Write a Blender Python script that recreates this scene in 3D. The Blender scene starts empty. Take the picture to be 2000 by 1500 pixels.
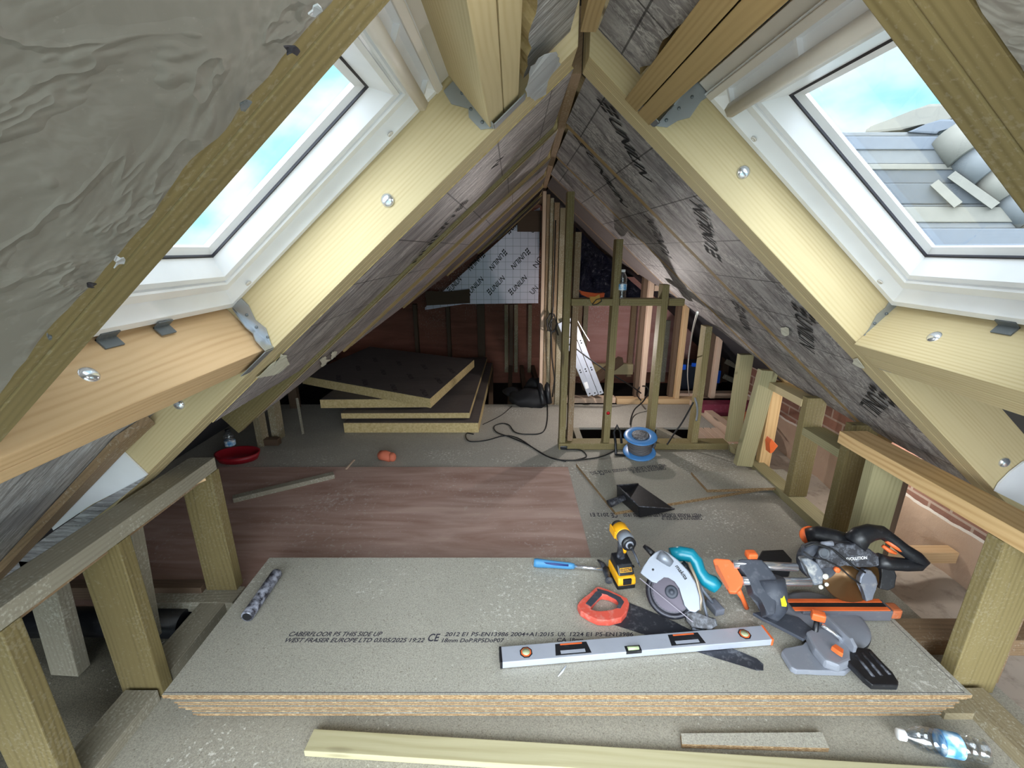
import bpy, bmesh, math, random
from mathutils import Vector, Matrix, noise as mnoise
random.seed(7)
PI = math.pi
V = Vector
scene = bpy.context.scene
COL = scene.collection

# ---------------------------------------------------------------- camera
FPX = 870.0                                   # focal length in pixels of the 2000 x 1500 frame
TH = math.atan(265 / 870.0)                   # downward pitch
CH = 1.40                                     # camera height above the floor
cam_data = bpy.data.cameras.new('camera'); cam = bpy.data.objects.new('camera', cam_data); COL.objects.link(cam)
cam_data.sensor_width = 36.0; cam_data.sensor_fit = 'HORIZONTAL'; cam_data.lens = 36.0 * FPX / 2000.0
cam_data.clip_start = 0.02; cam_data.clip_end = 200
cam.location = (0, 0, CH); cam.rotation_euler = (PI / 2 - TH, 0, 0)
scene.camera = cam

# ---------------------------------------------------------------- view transform
vs = scene.view_settings
vs.view_transform = 'Standard'; vs.look = 'None'; vs.gamma = 1.0; vs.use_curve_mapping = False
vs.exposure = 0.74

# ---------------------------------------------------------------- world: bright broken cloud
world = bpy.data.worlds.new('sky'); scene.world = world; world.use_nodes = True
wt = world.node_tree; wt.nodes.clear()
wo = wt.nodes.new('ShaderNodeOutputWorld'); bg = wt.nodes.new('ShaderNodeBackground')
tc = wt.nodes.new('ShaderNodeTexCoord'); mp = wt.nodes.new('ShaderNodeMapping')
mp.inputs['Scale'].default_value = (1.6, 2.6, 3.4); mp.inputs['Rotation'].default_value = (0.2, 0.5, 0.5)
nz = wt.nodes.new('ShaderNodeTexNoise'); nz.inputs['Scale'].default_value = 1.9; nz.inputs['Detail'].default_value = 6
rp = wt.nodes.new('ShaderNodeValToRGB')
rp.color_ramp.elements[0].position = 0.42; rp.color_ramp.elements[0].color = (0.42, 0.86, 0.92, 1)
rp.color_ramp.elements[1].position = 0.60; rp.color_ramp.elements[1].color = (0.97, 1.0, 1.0, 1)
wt.links.new(tc.outputs['Generated'], mp.inputs['Vector']); wt.links.new(mp.outputs['Vector'], nz.inputs['Vector'])
wt.links.new(nz.outputs['Fac'], rp.inputs['Fac']); wt.links.new(rp.outputs['Color'], bg.inputs['Color'])
bg.inputs['Strength'].default_value = 0.78
wt.links.new(bg.outputs['Background'], wo.inputs['Surface'])

def sun(name, direction, strength, angle, color=(1, 1, 1)):
    d = bpy.data.lights.new(name, 'SUN'); d.energy = strength; d.angle = math.radians(angle); d.color = color
    o = bpy.data.objects.new(name, d); COL.objects.link(o)
    o.rotation_euler = V(direction).to_track_quat('-Z', 'Y').to_euler()
    return o
# veiled daylight: very wide soft suns, so it enters only by the roof windows and the open end behind the camera
sun('daylight_soft', (0.05, 0.75, -0.66), 2.3, 70, (0.88, 0.94, 1.0))
sun('daylight_left', (0.60, 0.60, -0.60), 8.6, 90, (0.87, 0.935, 1.0))
sun('daylight_right', (-0.62, 0.50, -0.66), 5.0, 90, (0.88, 0.94, 1.0))
def lamp(name, loc, energy, radius, color):
    d = bpy.data.lights.new(name, 'POINT'); d.energy = energy; d.shadow_soft_size = radius; d.color = color
    o = bpy.data.objects.new(name, d); COL.objects.link(o); o.location = loc
    return o
lamp('fill_light_overhead', (0.15, 0.40, 1.62), 1.8, 0.12, (1.0, 0.97, 0.92))  # added fill to lift the interior; no lamp hangs here in the attic
lamp('work_lamp_eaves', (1.98, 2.18, 0.40), 4.0, 0.05, (1.0, 0.95, 0.88))
lamp('work_lamp_back_room', (0.78, 3.52, 0.70), 10.0, 0.015, (1.0, 0.92, 0.88))

# ---------------------------------------------------------------- geometry of the view, used to lay things out on real planes
cT, sT = math.cos(TH), math.sin(TH)
CAM = V((0, 0, CH))
def ray(x, y):
    u = (x - 1000) / FPX; v = (y - 750) / FPX
    return V((u, cT - v * sT, -sT - v * cT))
def hz(x, y, z=0.0):
    d = ray(x, y); return CAM + d * ((z - CH) / d.z)
def hy(x, y, Y):
    d = ray(x, y); return CAM + d * (Y / d.y)
def hx(x, y, X):
    d = ray(x, y); return CAM + d * (X / d.x)
AN = math.radians(41.15)                      # roof pitch
cA, sA = math.cos(AN), math.sin(AN)
ZR = 1.88                                     # underside of the rafters at the ridge
def rx(Y): return 0.13 + 0.035 * Y
def rframe(side, Y0):
    """frame of a roof slope: x down the slope, y = side * world Y, z outwards; origin on the ridge at Y0"""
    d = V((side * cA, 0, -sA)); n = V((side * sA, 0, cA)); y = V((0, side, 0))
    M = Matrix((d, y, n)).transposed().to_4x4(); M.translation = V((rx(Y0), Y0, ZR)); return M
def roofhit(side, x, y, off=0.0):
    d = ray(x, y); t_ = sA / cA
    f = lambda P: P.z - ZR - off / cA + side * (P.x - rx(P.y)) * t_
    f0 = f(CAM); f1 = f(CAM + d); return CAM + d * (-f0 / (f1 - f0))

# ---------------------------------------------------------------- materials
def srgb(r, g, b):
    f = lambda c: (c / 12.92 if c <= 0.04045 else ((c + 0.055) / 1.055) ** 2.4)
    return tuple(f(c / 255.0) for c in (r, g, b)) + (1.0,)
class NT:
    def __init__(s, name):
        s.m = bpy.data.materials.new(name); s.m.use_nodes = True; s.t = s.m.node_tree; s.t.nodes.clear()
        s.out = s.t.nodes.new('ShaderNodeOutputMaterial')
    def n(s, typ, ins=None, **props):
        nd = s.t.nodes.new('ShaderNode' + typ)
        for k, v in props.items(): setattr(nd, k, v)
        if ins:
            for k, v in ins.items():
                sock = nd.inputs[k]
                if isinstance(v, bpy.types.NodeSocket): s.t.links.new(v, sock)
                else: sock.default_value = v
        return nd
    def math(s, op, a, b=0.0, c=None, clamp=False):
        nd = s.n('Math', operation=op, use_clamp=clamp)
        for i, v in enumerate((a, b) if c is None else (a, b, c)):
            if isinstance(v, bpy.types.NodeSocket): s.t.links.new(v, nd.inputs[i])
            else: nd.inputs[i].default_value = v
        return nd.outputs[0]
    def mix(s, fac, a, b, blend='MIX'):
        nd = s.n('Mix', data_type='RGBA', blend_type=blend)
        for i, v in ((0, fac), (6, a), (7, b)):
            if isinstance(v, bpy.types.NodeSocket): s.t.links.new(v, nd.inputs[i])
            else: nd.inputs[i].default_value = v
        return nd.outputs[2]
    def ramp(s, fac, stops):
        nd = s.n('ValToRGB'); cr = nd.color_ramp
        while len(cr.elements) < len(stops): cr.elements.new(0.5)
        for e, (p, c) in zip(cr.elements, stops):
            e.position = p; e.color = c if len(c) == 4 else tuple(c) + (1,)
        s.t.links.new(fac, nd.inputs[0]); return nd.outputs[0]
    def coords(s, scale=(1, 1, 1), rand=True):
        tcn = s.n('TexCoord'); v = tcn.outputs['Object']
        if rand:
            oi = s.n('ObjectInfo')
            off = s.n('Combine' + 'XYZ', {'X': s.math('MULTIPLY', oi.outputs['Random'], 37.0), 'Y': s.math('MULTIPLY', oi.outputs['Random'], 11.3), 'Z': s.math('MULTIPLY', oi.outputs['Random'], 5.7)})
            v = s.n('VectorMath', {0: v, 1: off.outputs[0]}, operation='ADD').outputs[0]
        s.raw = v
        return s.n('Mapping', {'Vector': v, 'Scale': scale}).outputs[0]
    def mapped(s, scale): return s.n('Mapping', {'Vector': s.raw, 'Scale': scale}).outputs[0]
    def noise(s, vec, scale=1.0, detail=3.0, rough=0.5, dist=0.0):
        return s.n('TexNoise', {'Vector': vec, 'Scale': scale, 'Detail': detail, 'Roughness': rough, 'Distortion': dist}).outputs['Fac']
    def done(s, color, rough=0.6, metal=0.0, bump=None, bstr=0.3, bdist=0.002, **kw):
        p = s.n('BsdfPrincipled', {'Base Color': color, 'Roughness': rough, 'Metallic': metal})
        for k, v in kw.items(): p.inputs[k.replace('_', ' ')].default_value = v
        if bump is not None:
            b = s.n('Bump', {'Height': bump, 'Strength': bstr, 'Distance': bdist}); s.t.links.new(b.outputs[0], p.inputs['Normal'])
        s.t.links.new(p.outputs[0], s.out.inputs[0]); return s.m
_mc = {}
def plain(name, rgb, rough=0.5, metal=0.0, dirt=0.0, dirt_rgb=(170, 165, 155), scale=40.0, **kw):
    if name in _mc: return _mc[name]
    t = NT(name); v = t.coords()
    c = t.mix(t.noise(v, 9.0, 2.0), tuple(x * 0.88 for x in srgb(*rgb)[:3]) + (1,), tuple(min(1, x * 1.08) for x in srgb(*rgb)[:3]) + (1,))
    if dirt:
        d = t.ramp(t.noise(v, scale, 5.0, 0.65), [(0.62 - dirt * 0.3, (0, 0, 0)), (0.80 - dirt * 0.2, (1, 1, 1))])
        c = t.mix(t.math('MULTIPLY', d, min(1.0, dirt * 1.6)), c, srgb(*dirt_rgb))
    _mc[name] = t.done(c, rough, metal, **kw); return _mc[name]
def wood(name, light, dark, knots=0.6, dust=0.0, rings=16.0, fine=0.35, rough=0.72, dustrgb=(200, 196, 182)):
    """sawn softwood: the grain runs along the object's own x axis"""
    if name in _mc: return _mc[name]
    t = NT(name); v = t.coords((1, 1, 1))
    big = t.noise(t.mapped((0.9, 4.0, 4.0)), 1.0, 2.0, 0.5)
    sx = t.n('SeparateXYZ', {0: t.raw})
    ph = t.math('ADD', t.math('MULTIPLY', sx.outputs[1], rings * 26.0), t.math('MULTIPLY', sx.outputs[2], rings * 34.0))
    ph = t.math('ADD', ph, t.math('MULTIPLY', big, 44.0))
    rg = t.math('MULTIPLY_ADD', t.math('SINE', ph, 0.0), 0.5, 0.5)
    rg = t.math('POWER', rg, 1.8)
    rg = t.math('MULTIPLY', rg, t.ramp(t.noise(t.mapped((1.4, 22.0, 22.0)), 1.0, 3.0, 0.6), [(0.34, (0.1, 0.1, 0.1)), (0.66, (1.15, 1.15, 1.15))]))
    fi = t.noise(t.mapped((5.0, 160.0, 160.0)), 1.0, 2.0, 0.6)
    f = t.math('ADD', t.math('MULTIPLY', rg, 0.48), t.math('MULTIPLY', fi, fine), clamp=True)
    c = t.mix(f, srgb(*light), srgb(*dark))
    tone = t.noise(t.mapped((0.7, 2.0, 2.0)), 1.3, 2.0)
    c = t.mix(t.math('MULTIPLY', tone, 0.35), c, tuple(x * 0.72 for x in srgb(*dark)[:3]) + (1,))
    if knots:
        vo = t.n('TexVoronoi', {'Vector': t.mapped((2.3, 13.0, 13.0)), 'Scale': 1.0}, feature='F1')
        kn = t.ramp(vo.outputs['Distance'], [(0.05 + 0.05 * knots, (1, 1, 1)), (0.13 + 0.08 * knots, (0, 0, 0))])
        gate = t.math('GREATER_THAN', t.n('SeparateColor', {0: vo.outputs['Color']}).outputs[0], 1.0 - 0.5 * knots)
        c = t.mix(t.math('MULTIPLY', t.math('MULTIPLY', kn, gate), 0.75), c, srgb(64, 44, 26))
    if dust:
        dn = t.noise(v, 120.0, 3.0, 0.6); dl = t.noise(v, 5.0, 3.0, 0.6)
        dm = t.ramp(t.math('MULTIPLY', dn, t.math('ADD', dl, 0.55)), [(0.60 - 0.1 * dust, (0, 0, 0)), (0.70, (1, 1, 1))])
        c = t.mix(t.math('MULTIPLY', dm, min(1, dust)), c, srgb(*dustrgb))
    _mc[name] = t.done(c, rough, 0.0, fi, 0.25, 0.001); return _mc[name]
W_PALE = wood('timber_pale', (206, 190, 150), (178, 157, 113), 0.25, rings=19)
W_OLIVE = wood('timber_treated', (142, 128, 86), (102, 88, 52), 0.6, dust=0.12)
W_OLIVE2 = wood('timber_treated_dusty', (152, 140, 112), (118, 104, 78), 0.55, dust=0.45)
W_GOLD = wood('timber_golden', (176, 150, 104), (134, 108, 68), 0.4, rings=20)
W_BROWN = wood('timber_brown', (150, 124, 94), (112, 88, 62), 0.35, dust=0.25)
W_ORANGE = wood('timber_orange', (216, 184, 142), (184, 146, 102), 0.2, rings=11)
W_PINE = wood('timber_pine', (226, 194, 142), (178, 134, 80), 0.5, rings=9)
W_POST = wood('timber_treated_dark', (126, 112, 72), (88, 76, 44), 0.7, dust=0.1)
W_GREEN = wood('timber_greenish', (164, 157, 120), (130, 122, 88), 0.6)
W_GREY = wood('timber_grey_weathered', (150, 144, 128), (116, 108, 92), 0.4, dust=0.35)
W_PINK = wood('timber_pinkish', (222, 198, 176), (190, 154, 128), 0.6)
W_DARK = wood('timber_dark', (104, 84, 66), (72, 54, 42), 0.5)
W_BATTEN = wood('batten_pale_green', (190, 184, 150), (160, 151, 114), 0.45, rings=8)
def chipboard(name, a, b, dust=0.3):
    if name in _mc: return _mc[name]
    t = NT(name); v = t.coords()
    s1 = t.noise(v, 260.0, 2.0, 0.6); s2 = t.noise(v, 190.0, 2.0, 0.6); s3 = t.noise(v, 3.0, 4.0, 0.6)
    c = t.mix(t.ramp(s1, [(0.38, (0, 0, 0)), (0.62, (1, 1, 1))]), srgb(*a), srgb(*b))
    c = t.mix(t.ramp(s2, [(0.30, (0.8, 0.8, 0.8)), (0.38, (0, 0, 0))]), c, srgb(104, 97, 80))
    c = t.mix(t.math('MULTIPLY', t.ramp(s3, [(0.35, (0, 0, 0)), (0.75, (1, 1, 1))]), 0.35), c, tuple(x * 0.8 for x in srgb(*a)[:3]) + (1,))
    if dust:
        dl = t.math('MULTIPLY', t.noise(v, 70.0, 4.0, 0.7), t.math('ADD', t.noise(v, 2.3, 2.0), 0.5))
        c = t.mix(t.math('MULTIPLY', t.ramp(dl, [(0.64, (0, 0, 0)), (0.74, (1, 1, 1))]), dust * 2, clamp=True), c, srgb(214, 212, 204))
    _mc[name] = t.done(c, 0.8, 0.0, s1, 0.25, 0.001); return _mc[name]
CHIP = chipboard('chipboard_face', (148, 145, 135), (177, 173, 160))
CHIP_FLOOR = chipboard('chipboard_floor', (144, 140, 129), (170, 165, 151), 0.4)
CHIP_DARK = chipboard('chipboard_floor_dusty', (150, 146, 138), (178, 173, 161), 0.45)
def edge_mat():
    t = NT('chipboard_edge'); v = t.coords()
    s1 = t.noise(t.mapped((60, 160, 200)), 1.6, 4.0, 0.7)
    return t.done(t.ramp(s1, [(0.3, srgb(96, 72, 46)), (0.5, srgb(146, 116, 80)), (0.7, srgb(206, 184, 146))]), 0.9, 0.0, s1, 0.8, 0.004)
CHIP_EDGE = edge_mat()
def foil(name, base, hi, streak=(3.0, 30.0, 8.0), amt=0.5, grid=True, rough=0.42, metal=0.55, bstr=0.5, big=0.0, bd=0.01):
    """aluminium facing of the insulation boards: wrinkles, scuffs, printed ruling"""
    if name in _mc: return _mc[name]
    t = NT(name); v = t.coords()
    w1 = t.noise(t.mapped(streak), 1.0, 5.0, 0.62, 0.6)
    w2 = t.noise(t.mapped((streak[0] * 3, streak[1] * 2.2, 20.0)), 1.0, 4.0, 0.7, 0.4)
    c = t.mix(w1, srgb(*base), tuple(x * 1.25 for x in srgb(*base)[:3]) + (1,))
    rd = t.math('ABSOLUTE', t.math('SUBTRACT', w2, 0.5))
    sc = t.ramp(rd, [(0.010, (1, 1, 1)), (0.045, (0, 0, 0))])
    msk = t.ramp(t.noise(v, 4.0, 3.0, 0.6), [(0.38, (0, 0, 0)), (0.56, (1, 1, 1))])
    c = t.mix(t.math('MULTIPLY', t.math('MULTIPLY', sc, msk), amt), c, srgb(*hi))
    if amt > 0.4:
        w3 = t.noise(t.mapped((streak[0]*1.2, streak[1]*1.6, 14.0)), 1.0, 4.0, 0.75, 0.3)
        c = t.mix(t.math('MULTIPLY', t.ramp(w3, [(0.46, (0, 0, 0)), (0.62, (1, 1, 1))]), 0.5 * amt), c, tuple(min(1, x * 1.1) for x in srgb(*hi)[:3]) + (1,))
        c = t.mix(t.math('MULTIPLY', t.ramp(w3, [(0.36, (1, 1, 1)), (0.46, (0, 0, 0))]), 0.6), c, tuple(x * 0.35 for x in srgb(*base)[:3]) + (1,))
    sp = t.ramp(t.noise(v, 90.0, 3.0, 0.7), [(0.66, (0, 0, 0)), (0.72, (1, 1, 1))])
    c = t.mix(t.math('MULTIPLY', sp, amt * 0.9), c, srgb(206, 200, 188))
    if grid:
        sx = t.n('SeparateXYZ', {0: t.n('TexCoord').outputs['Object']})
        gx = t.math('LESS_THAN', t.math('ABSOLUTE', t.math('SUBTRACT', t.math('FRACT', t.math('MULTIPLY', sx.outputs[0], grid), 0), 0.5)), 0.0024 * grid)
        gy = t.math('LESS_THAN', t.math('ABSOLUTE', t.math('SUBTRACT', t.math('FRACT', t.math('MULTIPLY', sx.outputs[1], grid), 0), 0.5)), 0.0024 * grid)
        c = t.mix(t.math('MULTIPLY', t.math('MAXIMUM', gx, gy), 0.75), c, srgb(22, 20, 22))
    h = w1
    if big:
        wb = t.noise(t.mapped((5.5, 5.5, 5.5)), 1.0, 4.0, 0.6, 0.7)
        rb = t.ramp(t.math('ABSOLUTE', t.math('SUBTRACT', wb, 0.5)), [(0.0, (1, 1, 1)), (0.035, (0.35, 0.35, 0.35)), (0.12, (0, 0, 0))])
        h = t.math('ADD', t.math('MULTIPLY', w1, 0.35), t.math('MULTIPLY', rb, big))
    _mc[name] = t.done(c, rough, metal, h, bstr, bd); return _mc[name]
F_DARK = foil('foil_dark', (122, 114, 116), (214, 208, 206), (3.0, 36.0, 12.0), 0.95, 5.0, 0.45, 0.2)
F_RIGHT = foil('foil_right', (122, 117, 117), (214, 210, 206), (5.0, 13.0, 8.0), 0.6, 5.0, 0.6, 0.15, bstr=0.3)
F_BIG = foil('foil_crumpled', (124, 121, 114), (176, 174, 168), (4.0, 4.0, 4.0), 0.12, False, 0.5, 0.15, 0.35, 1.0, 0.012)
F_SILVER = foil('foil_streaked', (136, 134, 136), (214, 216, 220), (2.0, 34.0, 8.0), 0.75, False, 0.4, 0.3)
F_BLACK = foil('foil_dark_and_shaded', (92, 84, 82), (130, 124, 118), (2.0, 14.0, 8.0), 0.2, False, 0.65, 0.1)  # shade of the far slope boards put into the colour; stacked boards are dark-faced
def pir_mat():
    t = NT('foam_edge'); v = t.coords(); s1 = t.noise(v, 60.0, 4.0, 0.6)
    return t.done(t.ramp(s1, [(0.3, srgb(178, 154, 104)), (0.7, srgb(212, 192, 144))]), 0.9)
PIR = pir_mat()
PIRW = plain('foam_torn', (206, 202, 184), 0.9, dirt=0.3, dirt_rgb=(150, 140, 120), scale=90)
ZINC = plain('galvanised_steel', (172, 178, 184), 0.38, 0.75, dirt=0.12, dirt_rgb=(120, 122, 124))
ZINC_D = plain('galvanised_steel_dull', (112, 118, 122), 0.55, 0.5, dirt=0.2)
CHROME = plain('chrome', (226, 230, 238), 0.2, 0.85)
WHITE = plain('window_white', (236, 238, 242), 0.35)
WHITE2 = plain('window_white_trim', (214, 208, 200), 0.4)
BLACKP = plain('black_plastic', (26, 27, 31), 0.38, dirt=0.18, dirt_rgb=(96, 98, 104), scale=60)
BLACKD = plain('black_plastic_dusty', (38, 38, 44), 0.5, dirt=0.5, dirt_rgb=(120, 124, 134), scale=50)
RUBBER = plain('black_rubber', (18, 18, 20), 0.55)
ORANGE = plain('orange_plastic', (226, 104, 50), 0.42, dirt=0.14, dirt_rgb=(214, 160, 130))
GREYC = plain('grey_casting', (134, 138, 148), 0.5, 0.15, dirt=0.2, dirt_rgb=(168, 168, 170))
TEXTB = plain('print_black', (14, 13, 16), 0.8)
INK = plain('board_ink', (48, 46, 58), 0.9)
TEXTW = plain('print_white', (232, 232, 232), 0.6)

# ---------------------------------------------------------------- mesh helpers
class B:
    def __init__(s): s.bm = bmesh.new()
    def _add(s, vs_, fs, mi=0):
        vv = [s.bm.verts.new(v) for v in vs_]; out = []
        for f in fs:
            try:
                fc = s.bm.faces.new([vv[i] for i in f]); fc.material_index = mi; out.append(fc)
            except ValueError: pass
        return vv, out
    def box(s, lo, hi, bev=0.0, M=None, mi=0):
        x0, y0, z0 = lo; x1, y1, z1 = hi
        vs_ = [V(p) for p in ((x0,y0,z0),(x1,y0,z0),(x1,y1,z0),(x0,y1,z0),(x0,y0,z1),(x1,y0,z1),(x1,y1,z1),(x0,y1,z1))]
        if M is not None: vs_ = [M @ v for v in vs_]
        vv, ff = s._add(vs_, [(3,2,1,0),(4,5,6,7),(0,1,5,4),(1,2,6,5),(2,3,7,6),(3,0,4,7)], mi)
        if bev > 0: s._bev(ff, bev)
        return s
    def _bev(s, ff, bev, seg=2):
        es = set(e for f in ff for e in f.edges)
        bmesh.ops.bevel(s.bm, geom=list(es), offset=bev, segments=seg, profile=0.6, affect='EDGES', clamp_overlap=True)
    def prism(s, pts, z0, z1, bev=0.0, M=None, mi=0, seg=2):
        """closed outline in xy pulled from z0 to z1"""
        ar = sum(pts[i][0] * pts[(i+1) % len(pts)][1] - pts[(i+1) % len(pts)][0] * pts[i][1] for i in range(len(pts)))
        if ar < 0: pts = pts[::-1]
        if z0 > z1: z0, z1 = z1, z0
        n = len(pts)
        vs_ = [V((p[0], p[1], z0)) for p in pts] + [V((p[0], p[1], z1)) for p in pts]
        if M is not None: vs_ = [M @ v for v in vs_]
        vv, ff = s._add(vs_, [tuple(range(n - 1, -1, -1)), tuple(range(n, 2 * n))] + [(i, (i+1) % n, n + (i+1) % n, n + i) for i in range(n)], mi)
        if bev > 0: s._bev(ff, bev, seg)
        return s
    def loft(s, rings, closed=True, caps=True, mi=0):
        rows = [[s.bm.verts.new(p) for p in r] for r in rings]; n = len(rows[0])
        for a, b in zip(rows, rows[1:]):
            for i in range(n if closed else n - 1):
                f = s.bm.faces.new((a[i], a[(i+1) % n], b[(i+1) % n], b[i])); f.material_index = mi; f.smooth = True
        if caps and closed:
            for r, rev in ((rows[0], True), (rows[-1], False)):
                try: f = s.bm.faces.new(r[::-1] if rev else r); f.material_index = mi
                except ValueError: pass
        return s
    def tube(s, pts, r, seg=10, caps=True, mi=0, flat=1.0):
        pts = [V(p) for p in pts]; n = len(pts); rr = r if isinstance(r, (list, tuple)) else [r] * n
        rings = []; ref = None
        for i, p in enumerate(pts):
            t = (pts[min(i+1, n-1)] - pts[max(i-1, 0)]).normalized()
            if ref is None:
                ref = V((0, 0, 1)) if abs(t.z) < 0.9 else V((1, 0, 0))
            a = (ref - t * ref.dot(t)).normalized(); b = t.cross(a); ref = a
            rings.append([p + (a * math.cos(2*PI*k/seg) * flat + b * math.sin(2*PI*k/seg)) * rr[i] for k in range(seg)])
        return s.loft(rings, True, caps, mi)
    def cyl(s, p0, p1, r0, r1=None, seg=20, mi=0): return s.tube([p0, p1], [r0, r1 if r1 is not None else r0], seg, True, mi)
    def lathe(s, prof, M=None, seg=28, mi=0):
        """prof: (radius, height) pairs turned about z"""
        rings = []
        for r, h in prof:
            ring = [V((r * math.cos(2*PI*k/seg), r * math.sin(2*PI*k/seg), h)) for k in range(seg)]
            if M is not None: ring = [M @ p for p in ring]
            rings.append(ring)
        return s.loft(rings, True, True, mi)
    def ball(s, c, r, M=None, seg=14, mi=0):
        rx_, ry_, rz_ = r if isinstance(r, (tuple, list)) else (r, r, r); c = V(c); rings = []
        for i in range(1, 8):
            a = PI * i / 8
            ring = [V((rx_ * math.sin(a) * math.cos(2*PI*k/seg), ry_ * math.sin(a) * math.sin(2*PI*k/seg), -rz_ * math.cos(a))) for k in range(seg)]
            rings.append([(M @ p if M is not None else p) + c for p in ring])
        return s.loft(rings, True, True, mi)
    def jitter(s, amp, freq=20.0):
        for v in s.bm.verts:
            v.co += mnoise.noise_vector(v.co * freq) * amp
        return s
    def obj(s, name, mats, parent=None, M=None, smooth=False, **props):
        me = bpy.data.meshes.new(name); bmesh.ops.recalc_face_normals(s.bm, faces=s.bm.faces[:])
        s.bm.to_mesh(me); s.bm.free()
        for m in (mats if isinstance(mats, (list, tuple)) else [mats]): me.materials.append(m)
        if smooth:
            for p in me.polygons: p.use_smooth = True
        o = bpy.data.objects.new(name, me); COL.objects.link(o)
        if parent is not None:
            o.parent = parent; o.matrix_parent_inverse = wm(parent).inverted()
        if M is not None: o.matrix_basis = M
        for k, v in props.items():
            if v is not None: o[k] = v
        return o
def wm(o):
    return o.matrix_basis.copy() if o.parent is None else wm(o.parent) @ o.matrix_parent_inverse @ o.matrix_basis
def thing(name, label, cat, loc, group=None):
    o = bpy.data.objects.new(name, None); COL.objects.link(o); o.location = loc; o.empty_display_size = 0.05
    o.matrix_basis = Matrix.Translation(V(loc))
    o['label'] = label; o['category'] = cat
    if group: o['group'] = group
    return o
def tag(o, label, cat, group=None):
    o['label'] = label; o['category'] = cat
    if group: o['group'] = group
    return o
def frame_from(p, x, z):
    """matrix with local x along x and local z as near as possible to z"""
    x = V(x).normalized(); z = V(z); z = (z - x * z.dot(x)).normalized(); y = z.cross(x)
    M = Matrix((x, y, z)).transposed().to_4x4(); M.translation = V(p); return M
def beam(name, p0, p1, w, h, mat, label=None, cat='timber', group=None, up=(0, 0, 1), oy=0.0, oz=0.0, bev=0.002, parent=None, warp=0.0):
    """squared timber from p0 to p1, w across, h in the up direction; its own x runs along it"""
    p0, p1 = V(p0), V(p1); L = (p1 - p0).length
    M = frame_from(p0, p1 - p0, up)
    b = B().box((0, -w/2 + oy, -h/2 + oz), (L, w/2 + oy, h/2 + oz), bev)
    o = b.obj(name, mat, parent, M)
    if label: tag(o, label, cat, group)
    return o
def panel_box(name, side, Ya, Yb, s0, s1, o0, o1, mats, label=None, cat=None, group=None, bev=0.0015, parent=None, kind=None):
    Y0 = (Ya + Yb) / 2; M = rframe(side, Y0)
    b = B().box((s0, (Ya - Yb) / 2, o0), (s1, (Yb - Ya) / 2, o1), bev)
    o = b.obj(name, mats, parent, M)
    if label: tag(o, label, cat, group)
    if kind: o['kind'] = kind
    return o
def roof_poly(name, side, Y0, pts, o0, o1, mats, **kw):
    """pts: (s, Y) outline on a slope, thickness from off o0 to o1"""
    M = rframe(side, Y0); b = B().prism([(s_, side * (Y - Y0)) for s_, Y in pts], o0, o1, kw.pop('bev', 0.0))
    return b, M
def so(side, P):
    dx = (P.x - rx(P.y)) * side; dz = P.z - ZR
    return (dx * cA - dz * sA, P.y, dx * sA + dz * cA)
class Pl:
    """a plane facing the room; outlines are laid on it"""
    def __init__(s, o, n, up=(0, 0, 1)):
        s.w = V(n).normalized(); up = V(up); s.v = (up - s.w * up.dot(s.w)).normalized(); s.u = s.v.cross(s.w); s.o = V(o)
        s.M = Matrix((s.u, s.v, s.w)).transposed().to_4x4(); s.M.translation = s.o
    def uv(s, x, y, off=0.0):
        d = ray(x, y); o = s.o + s.w * off; t = (o - CAM).dot(s.w) / d.dot(s.w); P = CAM + d * t - s.o
        return (P.dot(s.u), P.dot(s.v))
    def P(s, x, y, off=0.0):
        a, b = s.uv(x, y, off); return V((a, b, off))
    def pr(s, b, px, w0, w1, bev=0.0, seg=2, mi=0):
        return b.prism([s.uv(x, y, max(w0, w1)) for x, y in px], w0, w1, bev, None, mi, seg)
def text(parent, string, start, end, n, height, mat, shear=0.0, name='printed_lettering', lift=0.0006, font_w=None, label=None):
    """lettering lying on a surface from start to end, facing n"""
    cu = bpy.data.curves.new('t', 'FONT'); cu.body = string; cu.size = 1.0; cu.shear = shear; cu.resolution_u = 3
    if font_w: cu.offset = font_w
    to = bpy.data.objects.new('t', cu); COL.objects.link(to)
    dg = bpy.context.evaluated_depsgraph_get(); dg.update()
    me = bpy.data.meshes.new_from_object(to.evaluated_get(dg)); bpy.data.objects.remove(to)
    xs = [v.co.x for v in me.vertices]; ys = [v.co.y for v in me.vertices]
    x0, x1, y0, y1 = min(xs), max(xs), min(ys), max(ys)
    start, end = V(start), V(end); L = (end - start).length
    for v in me.vertices:
        v.co.x = (v.co.x - x0) / (x1 - x0) * L; v.co.y = (v.co.y - y0) / (y1 - y0) * height; v.co.z = lift
    me.materials.clear(); me.materials.append(mat)
    o = bpy.data.objects.new(name, me); COL.objects.link(o)
    if parent is not None: o.parent = parent; o.matrix_parent_inverse = wm(parent).inverted()
    o.matrix_basis = frame_from(start, end - start, n)
    return o
def join_meshes(objs):
    """join lettering objects (same parent) into one mesh, in the frame of the first"""
    base = objs[0]; bm = bmesh.new(); W0 = wm(base).inverted()
    for o in objs:
        me = o.data.copy(); me.transform(W0 @ wm(o)); bm.from_mesh(me); bpy.data.meshes.remove(me)
    bm.to_mesh(base.data); bm.free()
    for o in objs[1:]: bpy.data.objects.remove(o)
    return base
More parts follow.
